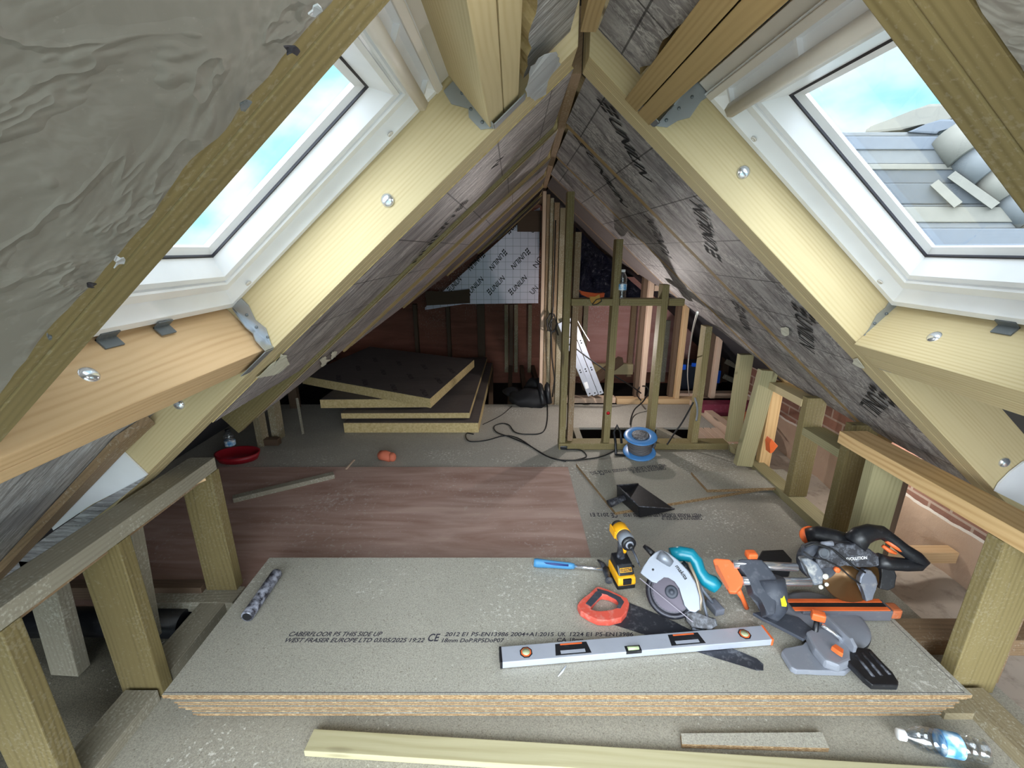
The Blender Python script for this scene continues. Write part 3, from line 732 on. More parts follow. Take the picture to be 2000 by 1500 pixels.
rs = random.Random(5)
def scrap_px(x, y, r, sx=1.0, ang=0.0):
    out = []
    for q in range(9):
        a = 2*PI*q/9; rr = r * rs.uniform(.45, 1.25); u, v = rr*math.cos(a)*sx, rr*math.sin(a)
        out.append((x + u*math.cos(ang) - v*math.sin(ang), y + u*math.sin(ang) + v*math.cos(ang)))
    return out
for k, (x, y, r) in enumerate([(617, 24, 11), (568, 97, 11), (478, 206, 12), (233, 510, 10), (176, 556, 6), (94, 657, 7)]):
    flap('foil_scrap', [roofhit(-1, a, b_, -0.017 - 0.004 * rs.random()) for a, b_ in scrap_px(x, y, r, 1.3, -.8)], [SILV, GASKET, ZINC_D][k % 3], 'torn foil curl on the edge of the crumpled board, ' + ['topmost', 'second from top', 'third from top', 'fourth from top', 'fifth from top', 'lowest'][k] + ' of six')
for k, (x, y, r) in enumerate([(634, 706, 8), (652, 694, 6), (1676, 708, 9), (1532, 645, 7)]):
    sd = -1 if x < 1000 else 1
    flap('foam_scrap', [roofhit(sd, a, b_, -0.004) for a, b_ in scrap_px(x, y, r, 1.5, .8 * sd)], PIRW, ['larger pale foam scrap on the lower edge of the left foil boards', 'smaller pale foam scrap on the lower edge of the left foil boards', 'white foam scrap on the edge of the right window rafter', 'pale scrap at the broken edge between right foil boards'][k], 'foam scrap')
# ================================================================ KNEE WALLS
ZT = 0.638
def stud(x, Y, z0, z1, wx, wy, mat, label, group=None, side=1, name='stud', cat='stud', lean=0.0, bev=0.003):
    """upright: inner face at x, stretching outwards by wx; front face at Y, wy deep"""
    cx = x + side * wx / 2
    return beam(name, (cx - lean, Y + wy/2, z0), (cx, Y + wy/2, z1), wx, wy, mat, label, cat, group, up=(0, -1, 0), bev=bev)
LX = -1.135
beam('bottom_plate', (LX - .055, -0.7, 0.022), (LX - .055, 1.082, 0.022), 0.105, 0.044, W_GREY, 'dusty bottom plate along the left edge of the near floor', 'wall plate')
beam('bottom_plate', (LX - .060, 1.15, 0.024), (LX - .060, 1.505, 0.024), 0.100, 0.046, W_GREY, 'short dusty plate between the two middle left posts', 'wall plate')
beam('bottom_plate', (LX - .33, 1.49, 0.026), (LX + .02, 1.49, 0.026), 0.09, 0.046, W_GREY, 'cross plate at the foot of the far left post, dusted with plaster', 'wall plate')
beam('top_plate', (LX - .048, -0.5, ZT - .026), (LX - .048, 1.545, ZT - .026), 0.096, 0.050, W_GREY, 'grey-green top plate of the left knee wall under the rafters', 'wall plate')
beam('top_plate', (LX - .075, -0.5, ZT - .068), (LX - .075, 1.50, ZT - .068), 0.080, 0.030, W_BROWN, 'brown lower lath tucked under the left top plate', 'wall plate')
stud(LX, 0.785, 0.046, ZT - .053, 0.125, 0.045, W_POST, 'left knee wall post nearest the camera, knot low on its pale edge', side=-1)
stud(LX, 1.092, 0.002, ZT - .053, 0.130, 0.045, W_POST, 'left knee wall post with a dark knot near its top, middle of three', side=-1)
stud(LX, 1.510, 0.050, ZT - .053, 0.125, 0.045, W_POST, 'left knee wall post at the far end of the top plate', side=-1)
stud(-1.285, 1.30, 0.0, 0.56, 0.11, 0.05, W_GREY, 'grey stub post behind the left knee wall, between middle and far posts', side=-1, lean=0.05)
stud(-1.55, 1.25, -0.10, 0.40, 0.10, 0.05, W_GREY, 'short dark-lit post in the left eaves gap', side=-1, lean=0.04)
beam('noggin', (-1.36, 1.34, 0.545), (-1.15, 1.49, 0.60), 0.04, 0.05, W_ORANGE, 'short raw orange timber offcut behind the far left post', 'timber')
B().tube([(-2.02, 1.42, -0.03), (-1.7, 1.43, -0.03), (-1.30, 1.42, -0.03)], 0.055, 18).obj('soil_pipe', BLACKP, **{'label': 'black plastic soil pipe lying in the left eaves', 'category': 'pipe'})
beam('ceiling_joist', (-2.0, 1.52, 0.045), (-1.27, 1.52, 0.045), 0.05, 0.06, W_DARK, 'dark joist crossing the left eaves above the pipe', 'joist')
# right knee wall, nearer length
RX = 1.43
beam('bottom_plate', (RX + .045, -0.7, 0.022), (RX + .045, 1.09, 0.022), 0.09, 0.044, W_OLIVE2, 'bottom plate along the right edge of the near floor', 'wall plate')
o = B().box((0, -0.052, -0.027), (2.35, 0.068, 0.027), 0.002)
tag(o.obj('top_plate', W_PINE, None, frame_from((RX + .052, 1.80, ZT - .027), (0.0, -1, 0), (0, 0, 1))), 'honey coloured pine top plate of the right knee wall', 'wall plate')
stud(RX, 1.105, 0.0, ZT - .056, 0.150, 0.047, W_OLIVE, 'right knee wall post nearest the camera, pale edge with one knot')
stud(RX + .01, 1.600, 0.0, ZT - .056, 0.135, 0.047, W_GREEN, 'right knee wall post at the far end of the pine top plate')
stud(RX + .13, 1.66, 0.0, ZT - .056, 0.10, 0.047, W_DARK, 'dark post just behind the post at the end of the pine plate')
stud(RX + .22, 1.22, -0.1, ZT - .10, 0.10, 0.047, W_BROWN, 'brown post set back behind the nearest right post')
beam('ceiling_joist', (RX - .06, 1.30, 0.03), (2.5, 1.30, 0.03), 0.10, 0.07, W_BROWN, 'broad dusty joist running out to the right behind the chop saw', 'joist')
beam('floor_noggin', (RX - .04, 1.22, 0.0), (RX - .04, 1.02, 0.0), 0.10, 0.05, W_OLIVE2, 'short timber block beside the board stack, under the saw end', 'timber')
beam('ceiling_joist', (1.64, 1.84, -0.03), (2.15, 1.84, -0.03), 0.06, 0.06, W_ORANGE, 'orange-brown joist in the right eaves seen past the saw handle', 'joist')
# right knee wall, farther length (set back)
FX = 1.57
beam('bottom_plate', (FX + .047, 1.75, 0.024), (FX + .047, 2.955, 0.024), 0.094, 0.048, W_GREEN, 'bottom plate under the farther right posts', 'wall plate')
def zr(x): return ZR - (x - rx(2.3)) * sA / cA
stud(FX, 1.905, 0.05, 0.62, 0.125, 0.047, W_OLIVE, 'right post with three knots, between top-plate end and silled post')
stud(FX, 2.235, 0.05, 0.64, 0.105, 0.047, W_OLIVE, 'right post carrying two short sills, one on each side')
stud(FX - .06, 2.60, 0.05, 0.69, 0.105, 0.047, W_GREEN, 'right post with a rough-sawn face and white fixings at its foot', lean=0.06)
stud(FX + .06, 2.66, 0.0, 0.60, 0.075, 0.047, W_PINE, 'fresh pine post with a black scribble, right behind the rough-sawn post')
stud(FX, 2.985, 0.05, 0.70, 0.095, 0.047, W_GREEN, 'right corner post where partition and knee wall meet')
beam('sill', (FX + .05, 2.275, 0.600), (FX + .05, 2.595, 0.600), 0.11, 0.042, W_PALE, 'brightly lit short sill between the silled post and the rough-sawn post', 'sill')
beam('sill', (FX + .06, 1.955, 0.455), (FX + .06, 2.232, 0.455), 0.12, 0.042, W_GREEN, 'lower short sill between the knotted post and the silled post', 'sill')
for k, (x, y) in enumerate([(1431, 867), (1441, 868)]):
    B().ball(hy(x, y, 2.984), 0.006).obj('packing_plug', plain('white_fixing', (240, 238, 230), 0.5), **{'label': ['left', 'right'][k] + ' of two white fixing plugs at the foot of the corner post', 'category': 'fixing'})

# ================================================================ STUD PARTITION ACROSS THE FAR END OF THE FLOOR
beam('bottom_plate', (0.34, 3.005, 0.024), (FX, 3.005, 0.024), 0.095, 0.048, W_OLIVE, 'bottom plate of the stud partition behind the cable reel', 'wall plate')
def roofz(x, Y, side=1): return ZR - abs(x - rx(Y)) * sA / cA
for x, m, lb in ((0.342, W_OLIVE, 'first partition stud, beside the column of timbers, plug at its foot'), (0.662, W_OLIVE, 'second partition stud, sprayed with a red dot'),
                 (0.985, W_OLIVE, 'third partition stud, standing behind the cable reel'), (1.300, W_OLIVE, 'fourth partition stud, with grey cable hooked round it')):
    stud(x, 2.965, 0.05, roofz(x + .045, 3.0) - 0.012, 0.045, 0.085, m, lb)
stud(0.405, 3.00, 0.05, 1.50, 0.040, 0.08, W_BROWN, 'brown stud doubled against the first partition stud')
for a, b_, lb in ((0.39, 0.66, 'between first and second studs'), (0.71, 0.983, 'between second and third studs'), (1.032, 1.135, 'right of the third stud')):
    beam('noggin', (a, 2.995, 1.060), (b_, 2.995, 1.060), 0.08, 0.045, W_OLIVE, 'olive partition noggin ' + lb, 'noggin')
rd = B().lathe([(0.001, 0), (0.013, 0.0004), (0.001, 0.0008)], None, 20)
P = hy(1188, 807, 2.9635); M = V((0, -1, 0)).to_track_quat('Z', 'Y').to_matrix().to_4x4(); M.translation = P
red = rd.obj('red_paint_dot', plain('red_paint', (206, 24, 34), 0.5), bpy.data.objects['stud.' + '%03d' % 0] if False else [o for o in COL.objects if o.get('label', '').startswith('second partition stud')][0], M)

# open floor beyond the partition
floor_piece(0.40, 1.66, 3.376, 3.94, PLY if False else CHIP_DARK)
for i, (x, wd, m) in enumerate([(0.52, .05, W_GREY), (1.33, .05, W_GREY), (1.53, .05, W_PINK), (1.59, .045, W_PINK), (1.65, .045, W_PINK)]):
    beam('floor_joist', (x, 3.06, -0.045), (x + (0.0 if i != 1 else -0.13), 3.376, -0.045), wd, 0.09, m, ['grey joist end in the gap behind the first stud', 'grey joist slanting in the gap behind the fourth stud', 'pale joist in the gap by the corner post, inner of three', 'pale joist in the gap by the corner post, middle of three', 'pale joist in the gap by the corner post, outer of three'][i], 'joist')
beam('floor_joist', (1.76, 3.02, 0.0), (1.70, 3.95, 0.0), 0.07, 0.09, W_PINK, 'pinkish joist edge running back beside the open gap', 'joist')
for i, x in enumerate((-0.02, 0.14, 0.30, -0.2)):
    beam('floor_joist', (x, 3.95, -0.06), (x - 0.02 * i, 5.45, -0.06), 0.045, 0.10, W_DARK, ['dark open joist', 'second dark open joist', 'third dark open joist', 'fourth dark open joist'][i] + ' in the unboarded far corner, %s' % ['mid gap', 'left of the column', 'against the column', 'beside the foam boards'][i], 'joist')
# second framed wall further back
beam('bottom_plate', (0.45, 4.03, 0.022), (0.98, 4.03, 0.022), 0.09, 0.05, W_PINK, 'pale plate below the aluminium ladder', 'wall plate')
beam('bottom_plate', (0.99, 4.01, 0.018), (1.78, 4.01, 0.018), 0.09, 0.052, W_ORANGE, 'orange-toned plate of the back stud wall', 'wall plate')
beam('bottom_plate', (1.55, 4.10, 0.045), (2.62, 4.10, 0.045), 0.09, 0.05, W_PINK, 'pale plate at the right end of the back stud wall', 'wall plate')
for x, z1, m, lb in ((1.215, 1.16, W_PINK, 'pale back-wall stud, left of three, with a cross piece'), (1.545, 0.99, W_ORANGE, 'orange-pink back-wall stud, middle of three'), (1.880, 0.70, W_PINK, 'pale back-wall stud with dark knots, right of three')):
    beam('stud', (x + .01, 4.02, 0.045), (x + .01, 4.02, z1), 0.042, 0.085, m, lb, 'stud', up=(0, -1, 0))
    beam('stud_lining', (x - .034, 4.06, 0.045), (x - .034, 4.06, z1), 0.035, 0.07, W_DARK, 'dark upright close against the ' + lb.split(',')[0].replace('pale ', '').replace('orange-pink ', '') + ', ' + lb.split(', ')[1].split(' with')[0], 'stud', up=(0, -1, 0))
beam('noggin', (1.25, 4.02, 1.065), (1.62, 4.02, 1.065), 0.07, 0.05, W_PINK, 'pale cross piece high in the back stud wall', 'noggin')
for x, Y, w_, m, lb in ((0.68, 4.92, .05, W_BROWN, 'brown back-room stud left of the pink ply'), (0.745, 4.92, .045, W_BROWN, 'second brown stud beside the pink ply'), (0.81, 4.92, .05, W_OLIVE2, 'third brown stud beside the pink ply'),
                        (1.33, 4.90, .05, W_BROWN, 'narrow stud at the right edge of the pink ply panel'), (1.62, 4.7, .10, W_GREY, 'broad weathered stud between the pine studs'), (2.08, 4.6, .07, W_GREY, 'bluish grey stud behind the olive corner studs'),
                        (2.32, 4.7, .07, W_DARK, 'dark stud at the back right'), (2.52, 4.5, .07, W_GREY, 'grey upright in the back right corner')):
    beam('stud', (x, Y, 0.0), (x, Y, max(0.3, roofz(x, Y) - 0.05)), w_, 0.06, m, lb, 'stud', up=(0, -1, 0))
for x0, z0, x1, z1, lb in ((2.22, 0.28, 2.62, 0.10, 'upper'), (2.22, 0.12, 2.62, -0.05, 'lower')):
    beam('sloping_rail', (x0, 4.5, z0), (x1, 4.3, z1), 0.03, 0.05, W_GREY, '%s grey rail sloping down in the back right corner' % lb, 'rail')
beam('noggin', (0.85, 4.86, 0.10), (1.36, 4.86, 0.10), 0.06, 0.12, W_PALE, 'pale skirting timber below the pink ply panel', 'timber')
beam('ceiling_joist', (0.70, 4.15, 0.10), (1.12, 4.45, 0.30), 0.06, 0.08, W_DARK, 'dark slanting timber behind the third partition stud', 'timber')
# column of timbers left of the partition
for i, (x, w_, m, Y) in enumerate([(0.268, .030, W_PINK, 3.99), (0.300, .028, W_BROWN, 3.985), (0.332, .030, W_OLIVE2, 3.99), (0.372, .044, W_BROWN, 3.98), (0.420, .044, W_OLIVE2, 3.97), (0.468, .040, W_DARK, 4.0)]):
    beam('column_timber', (x, Y, -0.02), (x, Y, roofz(x, 4.0) - .03), w_, 0.09, m, ['palest outer timber', 'thin brown timber', 'thin greyish timber', 'brown timber', 'wide greyish timber', 'dark inner timber'][i] + ' of the upright bundle left of the partition', 'post', up=(0, -1, 0))
# studs on the far gable
for i, x in enumerate((-1.62, -1.18, -0.78, -0.38, -0.07, -0.01, 0.05, 0.22)):
    beam('stud', (x, 5.46, -0.1), (x, 5.46, 0.75 if x > -1.2 else max(0.15, roofz(x, 5.4) - .1)), 0.045 if i != 3 else .09, 0.07, W_DARK if i not in (4, 6, 7) else W_OLIVE2,
         'far gable stud, %s' % ['leftmost, under the low eaves', 'second from the left, dark', 'third, dark, behind the foam boards', 'broad dark one left of the pale trio', 'left of the pale trio under the printed board', 'middle of the pale trio under the printed board', 'right of the pale trio under the printed board', 'single pale one near the column'][i], 'stud', up=(0, -1, 0))
# printed board on the far gable
def ruled_white():
    t = NT('foil_white_printed'); v = t.coords((1, 1, 1), False)
    sx = t.n('SeparateXYZ', {0: t.n('TexCoord').outputs['Object']})
    ln = []
    for k, f in ((0, 11.5), (1, 11.5)):
        q = t.math('ABSOLUTE', t.math('SUBTRACT', t.math('FRACT', t.math('MULTIPLY', sx.outputs[k], f), 0), 0.5)); ln.append(t.math('LESS_THAN', q, 0.022))
    c = t.mix(t.noise(v, 3.0, 3.0), srgb(214, 208, 224), srgb(238, 232, 246))
    c = t.mix(t.math('MULTIPLY', t.math('MAXIMUM', ln[0], ln[1]), 0.6), c, srgb(60, 58, 70))
    return t.done(c, 0.4, 0.25, t.noise(v, 9.0, 3.0), 0.2, 0.01)
plg = Pl((0.315, 5.385, 0.771), (0, -1, 0))
gb = B(); xR = 0.315; 
gb.prism([(0, 0), (0, 1.07), (-0.10, 1.02), (-1.36, -0.05), (-1.36, -0.08), (-0.9, -0.01)], -0.05, 0.0)
gboard = tag(gb.obj('insulation_board', ruled_white(), None, plg.M), 'pale ruled insulation board with repeated black lettering on the far gable', 'insulation board')
words = []
for (a, b_) in [((994, 458), (1030, 421)), ((1041, 456), (1052, 443)), ((941, 490), (912, 523)), ((984, 486), (954, 523)), ((1030, 484), (996, 520)), ((1052, 500), (1040, 518)),
                ((915, 580), (946, 546)), ((957, 577), (988, 544)), ((999, 577), (1031, 543)), ((1041, 576), (1052, 564)), ((880, 572), (903, 546)), ((842, 570), (862, 549)), ((1004, 425), (1024, 404))][:11]:
    A_, B_ = hy(*a, 5.384), hy(*b_, 5.384)
    short = (B_ - A_).length < 0.15
    if short: text(gboard, 'UN', A_, B_, (0, -1, 0), 0.062, TEXTB, 0.0)
    else: join_meshes(logo_line(gboard, A_, B_, V((0, -1, 0)), 0.058))
pl2 = Pl((0, 5.33, 0), (0, -1, 0)); b = B(); pl2.pr(b, [(830, 568), (870, 570), (917, 565), (918, 592), (833, 597)], -0.01, 0.0)
tag(b.obj('card_offcut', W_DARK, None, pl2.M), 'brown board offcut fixed over the lower edge of the ruled board', 'board')

# ================================================================ FOAM BOARDS STACKED ON THE FAR FLOOR
def foam_board(corners, z0, th, label, mat=F_BLACK, tilt=None):
    """corners: four ground positions, anticlockwise from the near left"""
    b = B(); b.prism([(c[0], c[1]) for c in corners], z0, z0 + th, 0)
    for f in b.bm.faces:
        f.normal_update(); f.material_index = 0 if abs(f.normal.z) > 0.7 else 1
    # thin facing overhang
    return tag(b.obj('insulation_board', [mat, PIR], None, Matrix.Identity(4)), label, 'insulation board')
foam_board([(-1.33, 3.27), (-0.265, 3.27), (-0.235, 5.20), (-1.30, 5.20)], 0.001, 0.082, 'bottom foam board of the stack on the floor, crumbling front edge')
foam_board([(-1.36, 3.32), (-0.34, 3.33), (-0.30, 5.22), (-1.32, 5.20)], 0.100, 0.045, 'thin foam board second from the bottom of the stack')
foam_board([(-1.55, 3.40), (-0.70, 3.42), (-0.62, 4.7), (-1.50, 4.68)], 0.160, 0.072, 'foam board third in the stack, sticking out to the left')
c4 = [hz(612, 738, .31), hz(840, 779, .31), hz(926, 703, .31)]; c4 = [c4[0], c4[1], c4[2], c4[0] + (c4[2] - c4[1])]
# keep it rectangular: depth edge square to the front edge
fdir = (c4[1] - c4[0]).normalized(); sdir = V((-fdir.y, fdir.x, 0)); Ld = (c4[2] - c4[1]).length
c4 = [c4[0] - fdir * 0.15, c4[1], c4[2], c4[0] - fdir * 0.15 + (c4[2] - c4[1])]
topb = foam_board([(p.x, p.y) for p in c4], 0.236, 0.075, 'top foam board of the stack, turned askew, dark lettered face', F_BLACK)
ws = []
for r_ in range(3):
    for q in range(4):
        s_ = c4[0] + (c4[1] - c4[0]) * (0.22 + 0.22 * q) + (c4[2] - c4[1]) * (0.12 + 0.27 * r_); s_.z = 0.3112
        dd = V((0.6, -0.8, 0)) if False else (fdir * 0.75 - sdir * 0.66)
        (text(topb, 'UNILIN', s_, s_ + dd.normalized() * 0.19, (0, 0, 1), 0.04, TEXTB, 0.2, lift=0.0005))

# ================================================================ LOOSE SHEETS ON THE FLOOR
def sheet(name, pts, z0, th, mats, label, cat):
    b = B(); b.prism([(p.x, p.y) for p in pts], z0, z0 + th, 0)
    for f in b.bm.faces:
        f.normal_update(); f.material_index = 0 if abs(f.normal.z) > 0.7 else len(mats) - 1
    return tag(b.obj(name, mats, None, Matrix.Identity(4)), label, cat)
sheet('plywood_sheet', [V((-1.95, 1.46, 0)), V((0.372, 1.46, 0)), V((0.372, 2.676, 0)), V((-1.95, 2.676, 0))], 0.0015, 0.006, [PLY, plain('ply_edge', (120, 84, 66), 0.9)], 'reddish brown plywood sheet lying on the floor', 'plywood sheet')
p = [hz(1125, 905, .02), hz(1202, 1000, .02), hz(1540, 945, .02), hz(1425, 882, .02), hz(1290, 882, .02)]
SH = sheet('chipboard_sheet', p, 0.0015, 0.018, [CHIP_FLOOR, CHIP_EDGE], 'loose chipboard sheet with printed line lying in front of the partition', 'chipboard sheet')
p = [hz(1350, 921, .04), hz(1382, 956, .04), hz(1572, 950, .04), hz(1530, 916, .04)]
sheet('chipboard_offcut', p, 0.0205, 0.018, [CHIP, CHIP_EDGE], 'small pale chipboard offcut lying on the loose sheet at the right', 'chipboard sheet')
b1 = beam('timber_batten', hz(455, 975, .02), hz(652, 928, .02), 0.047, 0.03, W_GREY, 'grey batten lying slantwise on the left of the plywood', 'batten')
beam('wood_sliver', hz(676, 916, .01), hz(692, 898, .01), 0.012, 0.006, W_PINK, 'thin pale wood sliver on the floor behind the plywood', 'wood scrap')
beam('timber_batten', (-0.595, 0.945, 0.012), (1.33, 0.835, 0.012), 0.062, 0.022, W_BATTEN, 'long pale green batten lying in front of the board stack', 'batten')
sheet('chipboard_strip', [hz(1330, 1432, .018), hz(1332, 1453, .018), hz(1620, 1461, .018), hz(1606, 1430, .018)], 0.0015, 0.016, [CHIP, CHIP_EDGE], 'short chipboard strip poking out below the board stack', 'chipboard sheet')

# ================================================================ THE STACK OF FLOORING BOARDS
ZP = 0.1375
def tg_board(k, x0, x1, y0, y1, z, label):
    b = B(); t = 0.018
    # front edge with the groove, right edge with the tongue
    prof = [(y0, 0), (y0, .0055), (y0 + .013, .0062), (y0 + .013, .0118), (y0, .0125), (y0, t), (y1, t), (y1, 0)] if k % 2 else [(y0 + .010, 0), (y0 + .010, .0055), (y0, .0062), (y0, .0118), (y0 + .010, .0125), (y0 + .010, t), (y1, t), (y1, 0)]
    if k == 6: prof = [(y0 + .009, 0), (y0 + .009, .0045), (y0, .0055), (y0, t), (y1, t), (y1, 0)]
    M = Matrix(((0, 0, 1, 0), (1, 0, 0, 0), (0, 1, 0, 0), (0, 0, 0, 1)))
    b.prism(prof, x0, x1, 0, M)
    for f in b.bm.faces:
        f.normal_update(); f.material_index = 0 if abs(f.normal.z) > 0.9 else 1
    o = b.obj('flooring_board', [CHIP, CHIP_EDGE], None, Matrix.Translation((0, 0, z)))
    o['group'] = 'stacked chipboard flooring'
    return tag(o, label, 'flooring board', 'stacked chipboard flooring')
lay = [(-0.98, 1.30, 1.025, 'bottom'), (-0.985, 1.325, 1.018, 'second from bottom'), (-1.0, 1.33, 1.015, 'third from bottom'), (-1.015, 1.345, 1.01, 'middle'), (-1.02, 1.35, 1.006, 'third from top'), (-1.03, 1.372, 1.008, 'second from top'), (-1.036, 1.362, 0.992, 'top')]
boards = []
for k, (x0, x1, y0, nm) in enumerate(lay):
    boards.append(tg_board(k, x0, x1, y0, y0 + 0.612, 0.0015 + k * 0.01925 + 0.001, 'chipboard flooring board, %s of the stack of seven' % nm if nm != 'top' else 'top chipboard flooring board of the stack, carrying the tools'))
ZP = 0.0025 + 6 * 0.01925 + 0.018
top = boards[-1]
ln = B().box((-1.036, 0.9995, .0180), (1.345, 1.0007, .0184)).box((1.3445, 1.0, .0180), (1.3457, 1.60, .0184)); ln.obj('edge_line', INK, top, Matrix.Translation((0, 0, ZP - .018)))
def pk(x, y, dz=0.0): return hz(x, y, ZP + dz)
def ptxt(s, a, b_, px_h, parent=top, z=ZP, mat=INK, shear=0.25, flip=1):
    A_, B_ = hz(*a, z), hz(*b_, z); d = (B_ - A_)
    hh = (hz(a[0], a[1] - px_h * flip, z) - A_).length
    return text(parent, s, A_, B_, (0, 0, 1), abs(hh), mat, shear, font_w=0.018)
pr_ = [ptxt('CABERFLOOR P5 THIS SIDE UP', (563, 1243), (745, 1243), 8), ptxt('WEST FRASER EUROPE LTD 03/05/2025 19:22', (555, 1255), (828, 1255), 8),
       ptxt('CE', (835, 1253), (858, 1253), 15), ptxt('2012 E1 P5-EN13986 2004+A1:2015', (868, 1243), (1083, 1243), 8), ptxt('18mm DoP:RP5DoP07', (862, 1255), (985, 1255), 8),
       ptxt('UK', (1090, 1243), (1106, 1243), 8), ptxt('CA', (1088, 1254), (1106, 1254), 8), ptxt('1224 E1 P5-EN13986', (1113, 1243), (1238, 1243), 8), ptxt('18mm', (1113, 1254), (1140, 1254), 8)]
join_meshes(pr_)
zs = 0.0197
join_meshes([ptxt('CABERFLOOR P5 THIS SIDE UP', (1297, 912), (1232, 919), 5, SH, zs, INK, 0.2, -1), ptxt('WEST FRASER EUROPE LTD 03/05/2025 19:22', (1297, 906), (1178, 919), 5, SH, zs, INK, 0.2, -1), ptxt('CE', (1176, 919), (1166, 920), 8, SH, zs, INK, 0, -1), ptxt('2012', (1163, 920), (1151, 922), 6, SH, zs, INK, 0, -1)])
fl0 = [o for o in COL.objects if o.name == 'floor.001'][0]
fw = [ptxt('CABERFLOOR P5 THIS SIDE UP', (1368, 1009), (1290, 1009), 6, fl0, 0.0003, INK, 0.2, -1), ptxt('WEST FRASER EUROPE LTD 03/05/2025 19:22', (1368, 1003), (1216, 1003), 6, fl0, 0.0003, INK, 0.2, -1), ptxt('CE', (1204, 1002), (1192, 1002), 9, fl0, 0.0003, INK, 0, -1), ptxt('2012 E1', (1188, 1002), (1152, 1002), 7, fl0, 0.0003, INK, 0, -1)]
join_meshes(fw)
# ================================================================ TOOLS ON THE BOARD STACK
TEAL = plain('teal_plastic', (14, 128, 150), 0.3)
YEL = plain('yellow_plastic', (246, 176, 30), 0.42, dirt=0.08)
ALU = plain('aluminium', (196, 202, 216), 0.42, 0.45, dirt=0.14, dirt_rgb=(150, 146, 140), scale=30)
ALUCAST = plain('cast_aluminium', (132, 138, 148), 0.42, 0.4, dirt=0.1)
STEEL = plain('blade_steel', (62, 58, 66), 0.3, 0.7)
SAWSTEEL = plain('saw_blade_coated', (58, 60, 68), 0.45, 0.3, dirt=0.35, dirt_rgb=(150, 152, 158), scale=45)
GREYP = plain('grey_plastic', (140, 144, 156), 0.5)
DKGREY = plain('dark_grey_casting', (62, 66, 76), 0.55, 0.1, dirt=0.3, dirt_rgb=(112, 114, 122), scale=30)
def world_part(b, name, mat, parent, pl=None, smooth=False, **kw):
    return b.obj(name, mat, parent, pl.M if pl is not None else None, smooth, **kw)

# ---- spirit level lying on its side
n0, n1 = hz(977, 1308, ZP), hz(1509, 1262, ZP); dL = (n1 - n0).normalized(); LL = (n1 - n0).length
ML = frame_from(n0 + V((0, 0, .0045)), dL, (0, 0, 1))
lev = thing('spirit_level', 'long silver spirit level lying across the top board', 'spirit level', n0)
b = B(); W_, T_ = 0.058, 0.024
b.box((0.006, 0, 0), (LL - 0.006, W_, T_), 0.002); b.obj('level_body', ALU, lev, ML)
for x0 in (0.0, LL - 0.008): B().box((x0, -0.001, -0.001), (x0 + 0.008, W_ + .001, T_ + .001), 0.002).box((x0 - (0.001 if x0 == 0 else -0.0085), 0.015, 0.006), (x0 + (0.001 if x0 == 0 else 0.0095), W_ - .015, T_ - .006)).obj('end_cap', ORANGE if x0 else BLACKP, lev, ML)
for c in (0.085, LL - 0.085):
    oc = [(c + .021 * math.cos(PI/8 + k*PI/4), W_/2 + .021 * math.sin(PI/8 + k*PI/4)) for k in range(8)]
    oc2 = [(c + .017 * math.cos(PI/8 + k*PI/4), W_/2 + .017 * math.sin(PI/8 + k*PI/4)) for k in range(8)]
    v_ = B().prism(oc, T_ - .002, T_ + .001).obj('vial_housing', BLACKP, lev, ML)
    B().prism(oc2, T_ + .001, T_ + .0018).obj('vial_ring', ORANGE, v_, ML)
    b = B().lathe([(0.0125, 0), (0.0125, .0025), (0.001, .003)], Matrix.Translation((c, W_/2, T_ + .0018)), 16); b.obj('vial', plain('vial_green', (168, 176, 140), 0.2), v_, ML)
for c in (0.235, LL - 0.29):
    h_ = B().prism([(c - .058, .008), (c + .058, .008), (c + .052, W_ - .008), (c - .052, W_ - .008)], T_ - .002, T_ + .0008).obj('grip_opening', BLACKP, lev, ML)
    B().box((c - .040, .012, T_ + .0008), (c + .040, .024, T_ + .0012)).obj('grip_recess', ALU, h_, ML)
    B().box((c - .036, W_ - .014, T_ + .0008), (c + .036, W_ - .009, T_ + .0014)).obj('grip_trim', ORANGE, h_, ML)
c = LL * 0.475
v_ = B().box((c - .026, -.001, T_ - .010), (c + .026, .022, T_ + .001), .002).obj('vial_housing', BLACKP, lev, ML)
B().tube([(c - .018, .010, T_ + .001), (c + .018, .010, T_ + .001)], .0065, 12).obj('vial', plain('vial_clear_green', (176, 192, 150), 0.15), v_, ML)

# ---- hand saw, blade passing under the level
hs = thing('hand_saw', 'hand saw with orange-red and black handle, blade under the level', 'saw', hz(1180, 1190, ZP))
pz = Pl((0, 0, ZP), (0, 0, 1), (0, 1, 0))
def zpl(z): return Pl((0, 0, z), (0, 0, 1), (0, 1, 0))
def outline_ring(b, pl, outer, inner, w0, w1):
    """plate with a hole, as a band between two outlines with the same number of points"""
    n = len(outer); O = [pl.uv(x, y, w1) for x, y in outer]; I = [pl.uv(x, y, w1) for x, y in inner]
    vs_ = [[b.bm.verts.new((p[0], p[1], w)) for p in L] for L in (O, I) for w in (w0, w1)]
    O0, O1, I0, I1 = vs_
    for i in range(n):
        j = (i + 1) % n
        for q in ((O0[i], O0[j], O1[j], O1[i]), (I0[j], I0[i], I1[i], I1[j]), (O1[i], O1[j], I1[j], I1[i]), (O0[j], O0[i], I0[i], I0[j])): b.bm.faces.new(q)
    bmesh.ops.bevel(b.bm, geom=[e for e in b.bm.edges if len(set(v.co.z for v in e.verts)) == 1 and abs((e.verts[0].co - e.verts[1].co).length) > 0 and (e.verts[0] in O1 and e.verts[1] in O1 or e.verts[0] in I1 and e.verts[1] in I1)], offset=0.004, segments=3, profile=0.6, affect='EDGES', clamp_overlap=True)
    return b
pH = zpl(ZP)
